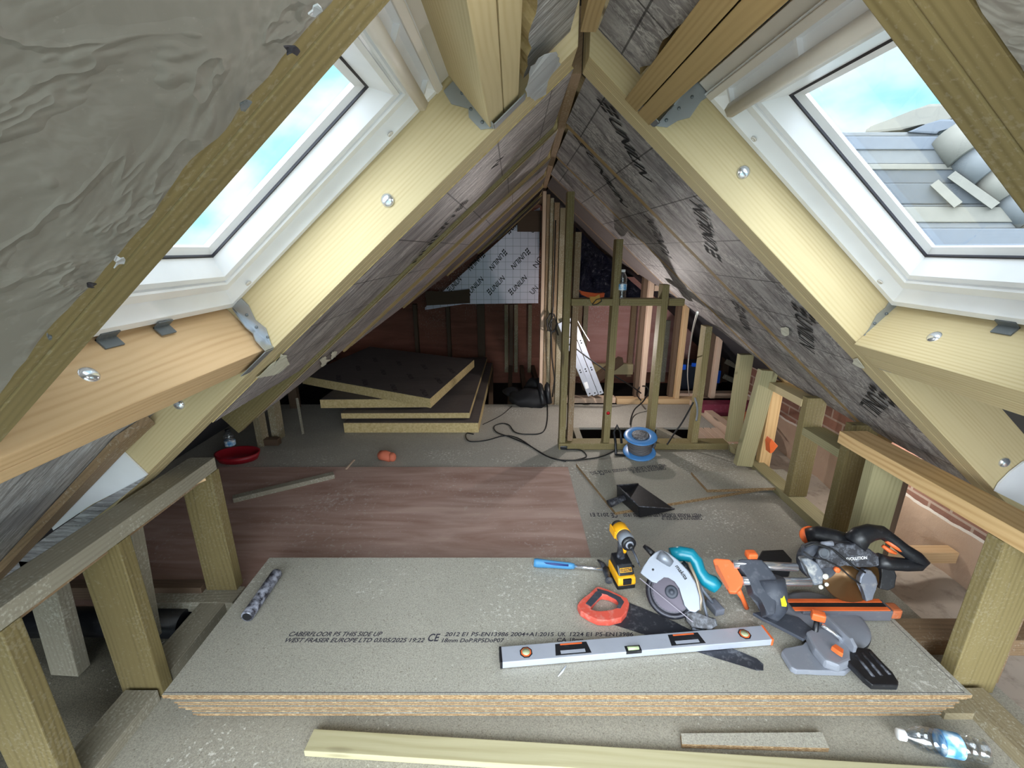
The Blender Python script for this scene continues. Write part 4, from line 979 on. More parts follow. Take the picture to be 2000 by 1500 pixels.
b = B(); pH.pr(b, [(1178, 1213), (1226, 1176), (1246, 1184), (1300, 1206), (1345, 1228), (1420, 1262), (1478, 1286), (1491, 1297), (1491, 1309), (1478, 1309), (1400, 1285), (1300, 1252)], .0012, .0028)
b.obj('saw_blade', SAWSTEEL, hs, pH.M)
outer = [(1128, 1181), (1131, 1175), (1140, 1168), (1152, 1158), (1163, 1147), (1170, 1145), (1188, 1152), (1210, 1161), (1225, 1168), (1229, 1178), (1224, 1194), (1214, 1206), (1190, 1212), (1168, 1211), (1150, 1203), (1134, 1193)]
inner = [(1153, 1187), (1156, 1181), (1161, 1174), (1167, 1167), (1172, 1162), (1177, 1161), (1188, 1163), (1199, 1168), (1208, 1173), (1209, 1179), (1204, 1187), (1196, 1190), (1184, 1192), (1172, 1193), (1163, 1192), (1156, 1190)]
RED = plain('coral_plastic', (216, 88, 72), 0.5, dirt=0.35, dirt_rgb=(214, 170, 158))
b = outline_ring(B(), pH, outer, inner, .003, .026); hd = b.obj('saw_handle', RED, hs, pH.M)
b = B(); pH.pr(b, [(1144, 1178), (1154, 1184), (1176, 1161), (1172, 1153), (1164, 1155)], .0245, .0285, .001); b.obj('rubber_grip', DKGREY, hd, pH.M)
b = B(); pH.pr(b, [(1166, 1149), (1188, 1155), (1212, 1166), (1219, 1175), (1212, 1188), (1204, 1187), (1209, 1177), (1204, 1170), (1186, 1161), (1168, 1157)], .0245, .0275, .001); b.obj('guard_inlay', DKGREY, hd, pH.M)

# ---- claw hammer
hm = thing('claw_hammer', 'claw hammer with blue rubber handle lying left of the drill', 'hammer', hz(1110, 1108, ZP))
a0, a1, a2 = pk(1043, 1099, .02), pk(1122, 1106, .019), pk(1178, 1112, .019)
b = B().tube([a0, a0 + (a1-a0)*.08, a0 + (a1-a0)*.5, a0 + (a1-a0)*.9, a1], [.014, .0155, .0125, .0115, .009], 12, flat=1.25); hg = b.obj('rubber_grip', plain('blue_rubber', (66, 132, 178), 0.55, dirt=0.1), hm, None, True)
B().tube([a0 + (a1-a0)*.12 + V((0,-.003,.006)), a0 + (a1-a0)*.85 + V((0,-.003,.005))], [.010, .008], 10).obj('grip_inlay', plain('dark_blue_rubber', (32, 54, 110), 0.6), hg, None, True)
B().tube([a1, a2], [.0065, .0065], 12).obj('shaft', CHROME, hm)
h0 = pk(1185, 1118, .02)
b = B(); fx = (pk(1186, 1137, .02) - pk(1176, 1100, .02)).normalized()
b.tube([h0 - fx*.018, h0 + fx*.022, h0 + fx*.030, h0 + fx*.042, h0 + fx*.048], [.015, .011, .009, .0145, .0145], 14)
b.tube([h0 - fx*.01, h0 - fx*.045 + V((-.008, 0, .004)), h0 - fx*.075 + V((-.022, 0, .0))], [.013, .010, .004], 10, flat=.7)
b.obj('hammer_head', plain('dark_forged_steel', (84, 88, 98), 0.4, 0.6, dirt=0.3), hm)

# ---- cordless impact driver standing on its battery
dr = thing('impact_driver', 'yellow and black cordless impact driver standing on its battery', 'impact driver', hz(1215, 1135, ZP))
bc = hz(1213, 1133, ZP); f_ = V((0.16, -1, 0)).normalized(); MD = Matrix.Translation(bc) @ Matrix(((f_.x, f_.y*-1, 0, 0), (f_.y, f_.x, 0, 0), (0, 0, 1, 0), (0, 0, 0, 1)))
MD = frame_from(bc, f_, (0, 0, 1))    # x = where the chuck points, z = up
B().box((-.055, -.0375, .000), (.052, .0375, .020), .007).obj('battery_base', BLACKP, dr, MD)
b = B().prism([(-.055, 0.018), (.052, 0.018), (.056, .030), (.050, .052), (.020, .060), (-.055, .060)], -.036, .036, .006, Matrix(((1,0,0,0),(0,0,1,0),(0,1,0,0),(0,0,0,1))))
bt = b.obj('battery_pack', YEL, dr, MD)
B().box((.048, -.017, .026), (.058, .017, .050), .003).obj('release_button', BLACKP, bt, MD)
b = B().prism([(-.050, .058), (.046, .058), (.020, .092), (-.045, .100)], -.032, .032, .006, Matrix(((1,0,0,0),(0,0,1,0),(0,1,0,0),(0,0,0,1))))
ft = b.obj('foot', BLACKP, dr, MD)
sl = (V((.020, 0, .092)) - V((.046, 0, .058))).normalized(); nn = V((-sl.z, 0, sl.x)); nn = nn if nn.x > 0 else -nn
cl = V((.033, 0, .075)) + nn * .0005
MLb = MD @ frame_from(cl, V((0, 1, 0)), nn)
lb = B().box((-.024, -.008, 0), (.024, .008, .0012), .0004).obj('name_plate', YEL, ft, MLb)
B().box((-.022, -.006, .0012), (.022, .006, .0015)).obj('name_plate_field', BLACKP, lb, MLb)
text(lb, 'DEWALT', MLb @ V((-.019, -.004, .0015)), MLb @ V((.019, -.004, .0015)), (MLb.to_3x3() @ V((0, 0, 1))), .008, YEL)
b = B().tube([(-.022, 0, .088), (-.020, 0, .115), (-.014, 0, .150), (-.010, 0, .178)], [.019, .0165, .018, .022], 14, flat=1.0); b.obj('grip', BLACKD, dr, MD, True)
b = B().tube([(.004, 0, .168), (.012, 0, .155), (.010, 0, .138)], [.008, .009, .006], 10); b.obj('trigger', YEL, dr, MD, True)
MX = MD @ Matrix(((0, 0, 1, 0), (0, 1, 0, 0), (-1, 0, 0, 0), (0, 0, 0, 1)))   # lathe axis along x
B().lathe([(.012, -.082), (.024, -.080), (.027, -.060), (.028, -.030), (.0285, -.020)], MX @ Matrix.Translation((-.198, 0, 0)) if False else Matrix.Translation((0, 0, .198)) @ Matrix(((0, 0, 1, 0), (0, 1, 0, 0), (-1, 0, 0, 0), (0, 0, 0, 1)))).obj('motor_cap', BLACKD, dr, MD)
LX_ = Matrix.Translation((0, 0, .198)) @ Matrix(((0, 0, 1, 0), (0, 1, 0, 0), (-1, 0, 0, 0), (0, 0, 0, 1)))
B().lathe([(.029, -.060), (.031, -.058), (.031, -.015), (.029, -.012)], LX_).box((-.075, -.033, .180), (-.02, -.027, .212), .003).obj('motor_body', YEL, dr, MD)
B().lathe([(.029, -.014), (.0295, .018), (.027, .030), (.022, .036)], LX_).obj('gearbox', plain('grey_nose', (134, 140, 150), 0.45), dr, MD)
B().lathe([(.024, .030), (.0275, .034), (.0275, .043), (.020, .046)], LX_).obj('nose_bumper', BLACKP, dr, MD)
B().lathe([(.016, .045), (.0155, .048), (.012, .049)], LX_).obj('collar_ring', GREYP, dr, MD)
B().lathe([(.010, .047), (.0105, .066), (.006, .070)], LX_).obj('bit_holder', BLACKP, dr, MD)
B().tube([(.068, 0, .198), (.090, .003, .188), (.115, .006, .172)], [.0042, .0042, .0042], 8).tube([(.115, .006, .172), (.128, .008, .164)], [.0030, .0012], 8).obj('screwdriver_bit', DKGREY, dr, MD)
B().box((-.025, .037, .040), (-.015, .060, .046), .001).obj('belt_clip', BLACKP, dr, MD)

# ---- circular saw leaning back on its motor
C0 = hz(1311, 1156, ZP + .088); pc = Pl(C0, (-.25, -.72, .62))
cs_ = thing('circular_saw', 'silver and teal circular saw with its blade facing the camera', 'circular saw', hz(1311, 1190, ZP))
def disc(b, pl, c, r, w0, w1, seg=48, rin=None):
    pts = [(c[0] + r*math.cos(2*PI*k/seg), c[1] + r*math.sin(2*PI*k/seg)) for k in range(seg)]
    return b.prism(pts, w0, w1)
b = B(); b.lathe([(.080, -.012), (.087, -.010), (.088, .004), (.084, .010), (.070, .011), (.069, .007)], None, 48); b.obj('lower_guard', plain('guard_dark_steel', (46, 46, 54), 0.35, 0.5, dirt=0.1), cs_, pc.M)
# toothed blade
b = B(); pts = []
for k in range(40):
    a = 2*PI*k/40; pts += [((.062)*math.cos(a), .062*math.sin(a)), (.066*math.cos(a + .05), .066*math.sin(a + .05))]
b.prism(pts, .0105, .0125); bl = b.obj('saw_blade', STEEL, cs_, pc.M)
B().lathe([(.022, .0125), (.022, .018), (.015, .020), (.008, .020), (.007, .026), (.001, .026)], None, 24).obj('blade_flange', DKGREY, bl, pc.M)
b = B(); pc.pr(b, [(1250, 1119), (1256, 1106), (1268, 1090), (1280, 1078), (1291, 1073), (1305, 1079), (1325, 1094), (1345, 1115), (1359, 1138), (1367, 1165), (1368, 1190), (1358, 1197), (1346, 1194), (1336, 1182), (1334, 1165), (1329, 1148), (1319, 1134), (1306, 1126), (1296, 1125), (1288, 1131), (1283, 1140), (1273, 1137), (1262, 1128)], .000, .034, .004, 3)
ug = b.obj('upper_guard', ALUCAST, cs_, pc.M)
b = B().tube([pc.P(1287, 1083, .036), pc.P(1299, 1091, .036), pc.P(1311, 1101, .030)], [.019, .019, .014], 18); b.obj('dust_spout', ALUCAST, ug, pc.M, True)
b = B().tube([pc.P(1345, 1098, .005) , pc.P(1361, 1135, .004), pc.P(1369, 1170, .004), pc.P(1366, 1192, .002)], .006, 8); b.obj('guard_rim', plain('brass_rim', (176, 160, 140), .4, .5), ug, pc.M)
b = B().lathe([(.004, .034), (.004, .0352), (.001, .0352)], Matrix.Translation(pc.P(1275, 1113, 0)), 14); b.obj('guard_bolt', BLACKP, ug, pc.M)
text(ug, 'makita', pc.M @ pc.P(1318, 1106, .0345), pc.M @ pc.P(1338, 1133, .0345), pc.w, .014, TEXTB, 0.3, font_w=.02)
b = B().tube([pc.P(1258, 1066, -.03), pc.P(1268, 1075, -.025), pc.P(1280, 1087, -.02)], [.008, .011, .013], 14); b.obj('front_knob', BLACKP, cs_, pc.M, True)
b = B().tube([pc.P(1310, 1084, -.045), pc.P(1330, 1081, -.050), pc.P(1348, 1084, -.052), pc.P(1359, 1097, -.055), pc.P(1365, 1116, -.058), pc.P(1376, 1131, -.060), pc.P(1392, 1139, -.062), pc.P(1402, 1148, -.064)], [.026, .027, .027, .026, .025, .026, .029, .024], 16)
hd = b.obj('handle', TEAL, cs_, pc.M, True)
B().tube([pc.P(1330, 1100, -.05), pc.P(1345, 1118, -.05)], [.016, .018], 12).obj('trigger', BLACKP, hd, pc.M, True)
b = B().lathe([(.030, -.115), (.036, -.105), (.037, -.04), (.034, -.012)], Matrix.Translation(pc.P(1325, 1150, 0)), 28); b.obj('motor_housing', TEAL, cs_, pc.M, True)
q0, q1 = pc.P(1249, 1130, .03), pc.P(1353, 1216, .03); dd = (q1 - q0).normalized(); pn = V((-dd.y, dd.x, 0))
b = B(); b._add([q0, q1, q1 - V((0, 0, .10)), q0 - V((0, 0, .10)), q0 + pn*.003, q1 + pn*.003, q1 + pn*.003 - V((0, 0, .10)), q0 + pn*.003 - V((0, 0, .10))], [(0,1,2,3),(7,6,5,4),(0,4,5,1),(1,5,6,2),(2,6,7,3),(3,7,4,0)])
b.obj('base_plate', plain('base_plate_steel', (104, 100, 108), .4, .6), cs_, pc.M)
b = B(); pc.pr(b, [(1340, 1196), (1362, 1194), (1378, 1206), (1398, 1208), (1402, 1222), (1388, 1230), (1352, 1226), (1340, 1212)], -.035, .012, .004); b.obj('rear_bracket', BLACKD, cs_, pc.M)
b = B().tube([pc.M.inverted() @ pk(*p_) for p_ in [(1343, 1104, .12), (1358, 1128, .115), (1372, 1152, .09), (1385, 1168, .05), (1392, 1176, .03)]], .0055, 8); b.obj('power_cord', plain('grey_cord', (104, 110, 122), .5), cs_, pc.M, True)
b = B().tube([pc.M.inverted() @ pk(*p_) for p_ in [(1366, 1142, .11), (1374, 1175, .075), (1381, 1205, .040), (1380, 1226, .014), (1368, 1233, .012), (1352, 1228, .02)]], .0050, 8); b.obj('power_cord', plain('grey_cord', (104, 110, 122), .5), cs_, pc.M, True)
b = B().box((-.030, -.019, 0), (.028, .019, .028), .006); b.obj('cord_plug', plain('grey_plug', (112, 116, 128), .35, dirt=.2), cs_, frame_from(pk(1396, 1192, .0), (pk(1408, 1204) - pk(1380, 1172)), (0, 0, 1)))

# ---- sliding mitre saw
ms = thing('mitre_saw', 'black and orange sliding mitre saw on the right end of the stack', 'mitre saw', hz(1590, 1220, ZP))
tcn_ = hz(1612, 1205, ZP + .03)
b = B().lathe([(.122, -.028), (.128, -.024), (.128, -.004), (.118, .0), (.112, .004), (.001, .004)], Matrix.Translation(tcn_), 56); tt = b.obj('turntable', GREYC, ms, None)
b = B().lathe([(.1285, -.020), (.1292, -.020), (.1292, -.008), (.1285, -.008)], Matrix.Translation(tcn_), 56); b.obj('angle_scale', BLACKP, tt)
pb = zpl(ZP)
b = B(); pb.pr(b, [(1526, 1272), (1532, 1264), (1572, 1263), (1580, 1240), (1606, 1232), (1640, 1248), (1668, 1270), (1666, 1300), (1652, 1312), (1600, 1309), (1556, 1309), (1545, 1303)], .002, .022, .006, 3)
bs = b.obj('base_foot', GREYC, ms, pb.M)
b = B(); pb.pr(b, [(1574, 1232), (1600, 1222), (1640, 1238), (1660, 1262), (1664, 1290), (1640, 1300), (1612, 1290), (1590, 1265)], .020, .052, .010, 3); b.obj('base_casting', GREYC, ms, pb.M)
b = B(); pb.pr(b, [(1478, 1092), (1488, 1074), (1530, 1072), (1548, 1092), (1545, 1108), (1500, 1112)], .01, .06, .008, 3); b.obj('far_support_arm', BLACKP, ms, pb.M)
# near support, ribbed black
ps = zpl(ZP + .03)
b = B(); ps.pr(b, [(1652, 1288), (1662, 1270), (1676, 1263), (1700, 1266), (1742, 1312), (1756, 1330), (1755, 1339), (1704, 1338), (1688, 1325)], .000, .020, .006, 3); sp_ = b.obj('near_support_arm', BLACKP, ms, ps.M)
for k, (pa, pb_) in enumerate([((1672, 1280), (1706, 1322)), ((1684, 1276), (1722, 1320)), ((1698, 1274), (1738, 1318))]):
    b = B().tube([ps.P(*pa, .020), ps.P(*pb_, .020)], .0045, 8); b.obj('support_rib', BLACKD, sp_, ps.M)
# fence: gray bar set on edge
fa, fb = hz(1592, 1180, ZP + .085), hz(1672, 1262, ZP + .075)
b = B().prism([(0, 0), ((fb-fa).length, 0), ((fb-fa).length, .045), ((fb-fa).length - .02, .058), (.05, .055), (.0, .03)], -.006, .006, .002)
M = frame_from(V((fa.x, fa.y, ZP + .028)), V((fb.x - fa.x, fb.y - fa.y, 0)), V((0, 0, 1))); M = M @ Matrix(((1,0,0,0),(0,0,-1,0),(0,1,0,0),(0,0,0,1)))
b.obj('fence', GREYC, ms, M)
B().tube([hz(1605, 1221, ZP+.09), hz(1625, 1234, ZP+.08), hz(1640, 1246, ZP+.065), hz(1645, 1256, ZP+.04)], .006, 10).obj('clamp_rod', CHROME, ms, None, True)
b = B().tube([hz(1590, 1248, ZP+.02), hz(1592, 1235, ZP+.045), hz(1596, 1210, ZP+.085)], [.014, .009, .008], 12); b.obj('clamp_post', BLACKP, ms, None)
kb = B().box((-.020, -.013, -.014), (.020, .013, .014), .006, Matrix.Translation(hz(1598, 1203, ZP+.10)) @ Matrix.Rotation(-.4, 4, 'Z')); kb.obj('clamp_knob', ORANGE, ms)
b = B(); ps.pr(b, [(1624, 1262), (1632, 1257), (1648, 1268), (1647, 1277), (1638, 1272)], .03, .045, .002); b.obj('release_lever', ORANGE, ms, ps.M)
# the arm running to the front, orange on top
Yc = hz(1640, 1182, ZP + .05).y
xa, xb = hz(1560, 1182, ZP + .05).x, hz(1734, 1182, ZP + .05).x
b = B().box((xa, Yc - .028, ZP + .006), (xb, Yc + .028, ZP + .050), .006); arm = b.obj('table_arm', plain('arm_grey', (96, 96, 104), .5, dirt=.1), ms)
for yo in (-.019, .019): B().box((xa - .03, Yc + yo - .008, ZP + .050), (xb - .012, Yc + yo + .008, ZP + .0535), .001).obj('kerf_plate', ORANGE, arm)
B().box((xa - .03, Yc - .010, ZP + .0502), (xb - .012, Yc + .010, ZP + .0515)).obj('kerf_slot', BLACKP, arm)
B().box((xb + .004, Yc - .022, ZP + .008), (xb + .040, Yc + .020, ZP + .046), .008).obj('mitre_lock_knob', plain('dusty_orange', (176, 96, 58), .6, dirt=.3), arm)
b = B(); pt = zpl(ZP + .03); pt.pr(b, [(1470, 1196), (1505, 1192), (1560, 1205), (1592, 1232), (1570, 1248), (1520, 1222), (1490, 1208)], .000, .012, .003); b.obj('scale_plate', DKGREY, tt, pt.M)
# rear housing, rails, end cap
Yr = 1.345
R1a, R1b = hz(1432, 1102, .32), hz(1556, 1108, .32); R2a, R2b = hz(1450, 1134, .285), hz(1582, 1137, .285)
for a, c, nm in ((R1a, R1b, 1), (R2a, R2b, 2)):
    b = B().tube([a, c], .0145, 20); b.obj('slide_rail', CHROME, ms, None, True)
# carrier wraps round both rails and drops to the turntable
pv = Pl(((R1a.x + R2a.x)/2 + .10, R2a.y - .03, .28), (-.1, -.62, .78))
b = B(); pv.pr(b, [(1436, 1098), (1446, 1091), (1488, 1092), (1500, 1104), (1518, 1128), (1520, 1150), (1515, 1200), (1498, 1203), (1492, 1172), (1470, 1158), (1466, 1130)], -.045, .010, .008, 3); cr = b.obj('rail_carrier', DKGREY, ms, pv.M)
b = B(); b.tube([hz(1505, 1130, .30), hz(1508, 1160, .25), hz(1508, 1185, .20), hz(1525, 1200, .185)], [.045, .048, .046, .036], 18); b.obj('pivot_column', DKGREY, ms, None, True)
b = B(); pv.pr(b, [(1523, 1160), (1530, 1158), (1537, 1180), (1536, 1185), (1527, 1184)], .012, .014, .0005); b.obj('warning_label', plain('yellow_label', (226, 222, 30), .5), cr, pv.M)
B().box((-.018, -.016, -.012), (.018, .016, .014), .008, Matrix.Translation(hz(1467, 1084, .345))).obj('rail_lock_knob', ORANGE, ms)
pe = Pl(hz(1425, 1125, .29), (-.35, -.55, .75))
b = B(); pe.pr(b, [(1392, 1093), (1398, 1090), (1425, 1092), (1436, 1105), (1452, 1130), (1450, 1145), (1438, 1158), (1424, 1157), (1420, 1148), (1398, 1112)], -.03, .0, .006, 3); ec = b.obj('rail_end_cap', ORANGE, ms, pe.M)
b = B().tube([hz(1440, 1150, .25), hz(1450, 1168, .20), hz(1458, 1187, .15)], [.012, .008, .009], 8); b.obj('bevel_lever', ORANGE, ms, None)
b = B(); pe.pr(b, [(1396, 1104), (1402, 1104), (1424, 1148), (1420, 1152), (1398, 1114)], .0, .002, .0); b.obj('cap_recess', plain('dull_orange', (170, 84, 44), .6), ec, pe.M)
# saw head: all laid on an upright plane through the blade
Yh = 1.315; ph = Pl((1.10, Yh, .25), (-.12, -.92, .35))
b = B(); cc = ph.P(1660, 1122, 0); b.lathe([(.094, -.004), (.096, 0), (.094, .002), (.030, .003), (.028, .008), (.001, .008)], Matrix.Translation(cc), 48); b.obj('saw_blade', plain('brown_tinted_blade', (96, 70, 42), .3, .6), ms, ph.M)
b = B(); ph.pr(b, [(1590, 1112), (1596, 1090), (1612, 1072), (1640, 1062), (1675, 1062), (1700, 1072), (1718, 1086), (1720, 1106), (1700, 1110), (1680, 1108), (1650, 1104), (1628, 1104), (1612, 1112)], -.02, .028, .010, 3); gu = b.obj('upper_guard', BLACKD, ms, ph.M)
text(gu, 'EVOLUTION', ph.M @ ph.P(1653, 1095, .0285), ph.M @ ph.P(1694, 1092, .0285), ph.w, .0105, TEXTW, 0.15, font_w=.015)
b = B(); b.lathe([(.060, -.05), (.068, -.035), (.070, -.01), (.064, .0), (.050, .004)], Matrix.Translation(ph.P(1604, 1100, 0)), 32); b.obj('gear_housing', DKGREY, ms, ph.M, True)
b = B().tube([ph.P(1580, 1050, -.11), ph.P(1600, 1048, -.09), ph.P(1632, 1055, -.06), ph.P(1660, 1062, -.03)], [.036, .040, .038, .032], 18); b.obj('motor_housing', BLACKP, ms, ph.M, True)
b = B().tube([ph.P(1577, 1044, -.13), ph.P(1582, 1046, -.11)], [.030, .036], 18); b.obj('motor_end_cap', ORANGE, ms, ph.M, True)
hp = [(1668, 1062), (1682, 1046), (1700, 1040), (1722, 1040), (1740, 1052), (1764, 1072), (1790, 1090), (1803, 1100), (1796, 1104), (1770, 1103), (1735, 1100), (1714, 1094)]
b = B().tube([ph.P(x, y, .012) for x, y in hp], [.038, .034, .030, .024, .020, .021, .024, .020, .019, .022, .024, .026], 14); hd = b.obj('handle', BLACKP, ms, ph.M, True)
b = B().tube([ph.P(1731, 1056, .018), ph.P(1750, 1068, .020), ph.P(1767, 1079, .020)], [.008, .0085, .008], 10); b.obj('safety_trigger', ORANGE, hd, ph.M, True)
b = B().tube([ph.P(1724, 1066, .014), ph.P(1738, 1076, .016), ph.P(1750, 1081, .016)], [.006, .007, .005], 8); b.obj('trigger', ORANGE, hd, ph.M, True)
b = B(); b.lathe([(.018, .0), (.018, .012), (.014, .013), (.013, .004)], Matrix.Translation(ph.P(1607, 1079, .03)), 24); b.obj('dust_port', plain('port_grey', (80, 84, 90), .5), ms, ph.M)
b = B().tube([ph.P(1604, 1063, .02), ph.P(1626, 1061, .02)], [.0085, .0095], 12); b.obj('cable_grip', GREYP, ms, ph.M, True)
b = B(); ph.pr(b, [(1565, 1092), (1580, 1090), (1600, 1102), (1610, 1120), (1608, 1142), (1590, 1145), (1584, 1120)], .0, .035, .008, 3); pv2 = b.obj('pivot_casting', plain('dusty_casting', (104, 110, 120), .6, .1, dirt=.5, dirt_rgb=(190, 188, 180), scale=40), ms, ph.M)
for (x, y, r) in ((1601, 1119, .010), (1592, 1139, .008), (1603, 1134, .007)):
    b = B().lathe([(r, .035), (r, .0375), (r*.55, .0375), (r*.5, .034)], Matrix.Translation(ph.P(x, y, 0)), 16); b.obj('adjusting_bolt', plain('pale_washer', (206, 204, 192), .4, .3), pv2, ph.M)
B().lathe([(.010, .0), (.0105, .012), (.006, .014)], Matrix.Translation(ph.P(1632, 1111, .028)), 6).obj('depth_knob', ORANGE, ms, ph.M)
b = B(); ph.pr(b, [(1680, 1128), (1690, 1112), (1702, 1114), (1712, 1126), (1716, 1142), (1708, 1150), (1706, 1172), (1692, 1176), (1688, 1150), (1678, 1140)], .006, .030, .005, 3); b.obj('blade_clamp_bracket', plain('bright_bracket', (112, 116, 128), .3, .5, dirt=.3), ms, ph.M)
b = B(); ph.pr(b, [(1722, 1106), (1746, 1108), (1752, 1125), (1748, 1148), (1735, 1154), (1718, 1150), (1724, 1130)], -.012, .012, .004, 3); b.obj('lower_guard', BLACKP, ms, ph.M)
for k, path in enumerate([[(1572, 1068), (1590, 1062), (1625, 1072), (1650, 1092), (1672, 1110), (1690, 1118)], [(1570, 1078), (1585, 1088), (1612, 1094), (1640, 1108), (1662, 1128), (1680, 1140)], [(1562, 1078), (1566, 1065), (1585, 1058), (1612, 1066), (1635, 1078)]]):
    b = B().tube([ph.P(x, y, .045) for x, y in path], .0035 - .0008*k, 8); b.obj('power_cord', RUBBER, ms, ph.M, True)

# ---- short black tube on the left of the stack
t0, t1 = hz(482, 1205, ZP + .0215), hz(541, 1119, ZP + .0215)
dust_tube = plain('dusty_black_tube', (40, 38, 48), .35, .1, dirt=.75, dirt_rgb=(176, 180, 196), scale=38)
td = (t1 - t0).normalized()
b = B().tube([t0, t0 + td*.004, t1 - td*.004, t1], [.0195, .0212, .0212, .0195], 28); tu = tag(b.obj('sealant_tube', dust_tube, None, None, True), 'black tube covered in silvery dust at the left of the top board', 'tube')
B().tube([t0 - td*.0006, t0 + td*.001], [.0155, .0155], 20).obj('tube_plug', BLACKP, tu)
B().tube([hz(1090, 1321, ZP+.003), hz(1098, 1312, ZP+.004), hz(1106, 1300, ZP+.003)], [.0012, .003, .0012], 6).obj('plastic_sliver', plain('pale_sliver', (206, 212, 220), .5), **{'label': 'pale plastic sliver lying in front of the spirit level', 'category': 'plastic scrap'})

# ================================================================ ON THE FLOOR
# dustpan
dp = thing('dustpan', 'black plastic dustpan lying on the floor beyond the driver', 'dustpan', hz(1245, 980, 0))
Ab, Bb, Cb, Db = hz(1206, 972, .022), hz(1250, 1010, .022), hz(1317, 995, .022), hz(1246, 946, .022)
up_ = V((0, 0, 1)); h1 = .085
def shell(b, quads, t=.003):
    for q in quads:
        q = [V(p_) for p_ in q]; n_ = (q[1]-q[0]).cross(q[2]-q[0]).normalized() * t
        m = len(q); b._add(q + [p_ + n_ for p_ in q], [tuple(range(m))[::-1], tuple(range(m, 2*m))] + [(i, (i+1) % m, m + (i+1) % m, m + i) for i in range(m)])
Ai, Bi = Ab + (Cb - Bb)*.06, Bb + (Cb - Bb)*.06
b = B(); shell(b, [(Ab, Bb, Cb, Db), (Ab, Bb, Bb + up_*h1*.8 - (Cb-Bb)*.06, Ab + up_*h1 - (Db-Ab)*.06), (Bb, Cb, Bb + up_*h1*.8 - (Cb-Bb)*.06), (Ab, Db, Ab + up_*h1 - (Db-Ab)*.06)])
pan = b.obj('pan', BLACKP, dp, None)
b = B().tube([Ab + up_*h1 - (Db-Ab)*.06, Bb + up_*h1*.8 - (Cb-Bb)*.06, Cb + up_*.004], .004, 8).tube([Ab + up_*h1 - (Db-Ab)*.06, Db + up_*.004], .004, 8); b.obj('rim', BLACKD, pan, None, True)
mid = (Ab + Bb)/2 + up_*h1*.8
hA = hz(1226, 968, .07); hB = hz(1190, 984, .05)
b = B().tube([hA, hA + (hB-hA)*.3, hA + (hB-hA)*.6, hB], [.024, .021, .023, .026], 12, flat=.7); b.obj('handle', BLACKD, dp, None, True)
# cable reel
rl = thing('cable_reel', 'blue cable reel standing in front of the partition studs', 'cable reel', hz(1246, 885, 0))
rc = hz(1250, 884, 0.05); rc.y += .02; ax_ = V((-.07, -.19, .98)).normalized(); MR = ax_.to_track_quat('Z', 'Y').to_matrix().to_4x4(); MR.translation = rc
BLUE = plain('reel_blue', (74, 134, 196), .35, dirt=.12)
B().lathe([(.050, -.004), (.105, -.006), (.112, 0), (.105, .006), (.050, .006)], None, 40).obj('reel_flange', BLUE, rl, MR, True)
B().lathe([(.050, .125), (.105, .122), (.112, .128), (.105, .134), (.060, .136), (.055, .130)], None, 40).obj('reel_flange', BLUE, rl, MR, True)
B().lathe([(.056, .128), (.058, .140), (.050, .143), (.001, .143)], None, 32).obj('socket_panel', plain('socket_dusty', (40, 42, 48), .6, dirt=.8, dirt_rgb=(130, 132, 136), scale=80), rl, MR)
b = B(); pts = []
for k in range(9 * 20 + 1):
    a = 2*PI*k/20; r = .074 + .004*math.sin(k*.37); pts.append((r*math.cos(a), r*math.sin(a), .012 + .106 * k/180))
b.tube(pts, .0068, 7); b.obj('wound_cable', plain('cable_grey', (92, 90, 92), .6), rl, MR, True)
B().tube([(0, 0, 0), (0, 0, .128)], .066, 24).obj('reel_drum', plain('cable_grey', (92, 90, 92), .6), rl, MR)
B().tube([hz(1203, 888, .01), hz(1202, 862, .07), hz(1199, 845, .13), hz(1205, 830, .17), hz(1212, 845, .13), hz(1214, 866, .06)], .009, 8).tube([hz(1203, 888, .01), hz(1260, 893, .01)], .008, 8).obj('stand', BLACKP, rl, None, True)
b = B().tube([hz(1281, 854, .12), hz(1277, 870, .08), hz(1272, 882, .04)], [.012, .013, .009], 10); b.obj('carry_handle', BLACKD, rl, None, True)
# loose flexes
def flex(px, r, mat, label, z=.006, cat='cable', zs_=None, name='power_cable'):
    P = [hz(x, y, z if zs_ is None else zs_[i]) for i, (x, y) in enumerate(px)]
    out = []
    for i in range(len(P) - 1):
        p0, p1, p2, p3 = P[max(i-1, 0)], P[i], P[i+1], P[min(i+2, len(P)-1)]
        for k in range(6):
            t = k/6; out.append(0.5*((2*p1) + (p2-p0)*t + (2*p0-5*p1+4*p2-p3)*t*t + (3*p1-p0-3*p2+p3)*t*t*t))
    out.append(P[-1]); b = B().tube(out, r, 7)
    return tag(b.obj(name, mat, None, None, True), label, cat)
flex([(925, 848), (912, 846), (910, 854), (919, 862), (949, 860), (985, 851), (1012, 856), (1045, 877), (1078, 895), (1111, 899), (1150, 896), (1180, 890), (1203, 878)], .0045, RUBBER, 'black flex winding from the foam boards to the blue reel')
flex([(1069, 787), (1069, 820), (1060, 844), (1030, 848), (1006, 844), (994, 830), (979, 827), (965, 833), (970, 844), (994, 853), (1030, 868), (1066, 890), (1105, 901)], .0045, RUBBER, 'black flex looping on the far floor in front of the column')
flex([(1106, 878), (1125, 878), (1138, 881), (1145, 892), (1122, 899)], .0045, RUBBER, 'short black flex from the plug at the first partition stud')
B().box((-.03, -.016, 0), (.03, .016, .03), .006).obj('plug_socket', BLACKP, None, frame_from(hz(1100, 877, .0), (1, -.2, 0), (0, 0, 1)), **{'label': 'small black trailing socket at the foot of the first partition stud', 'category': 'socket'})
flex([(1000, 793), (979, 811), (943, 829)], .003, RUBBER, 'thin dark flex beside the foam board stack')
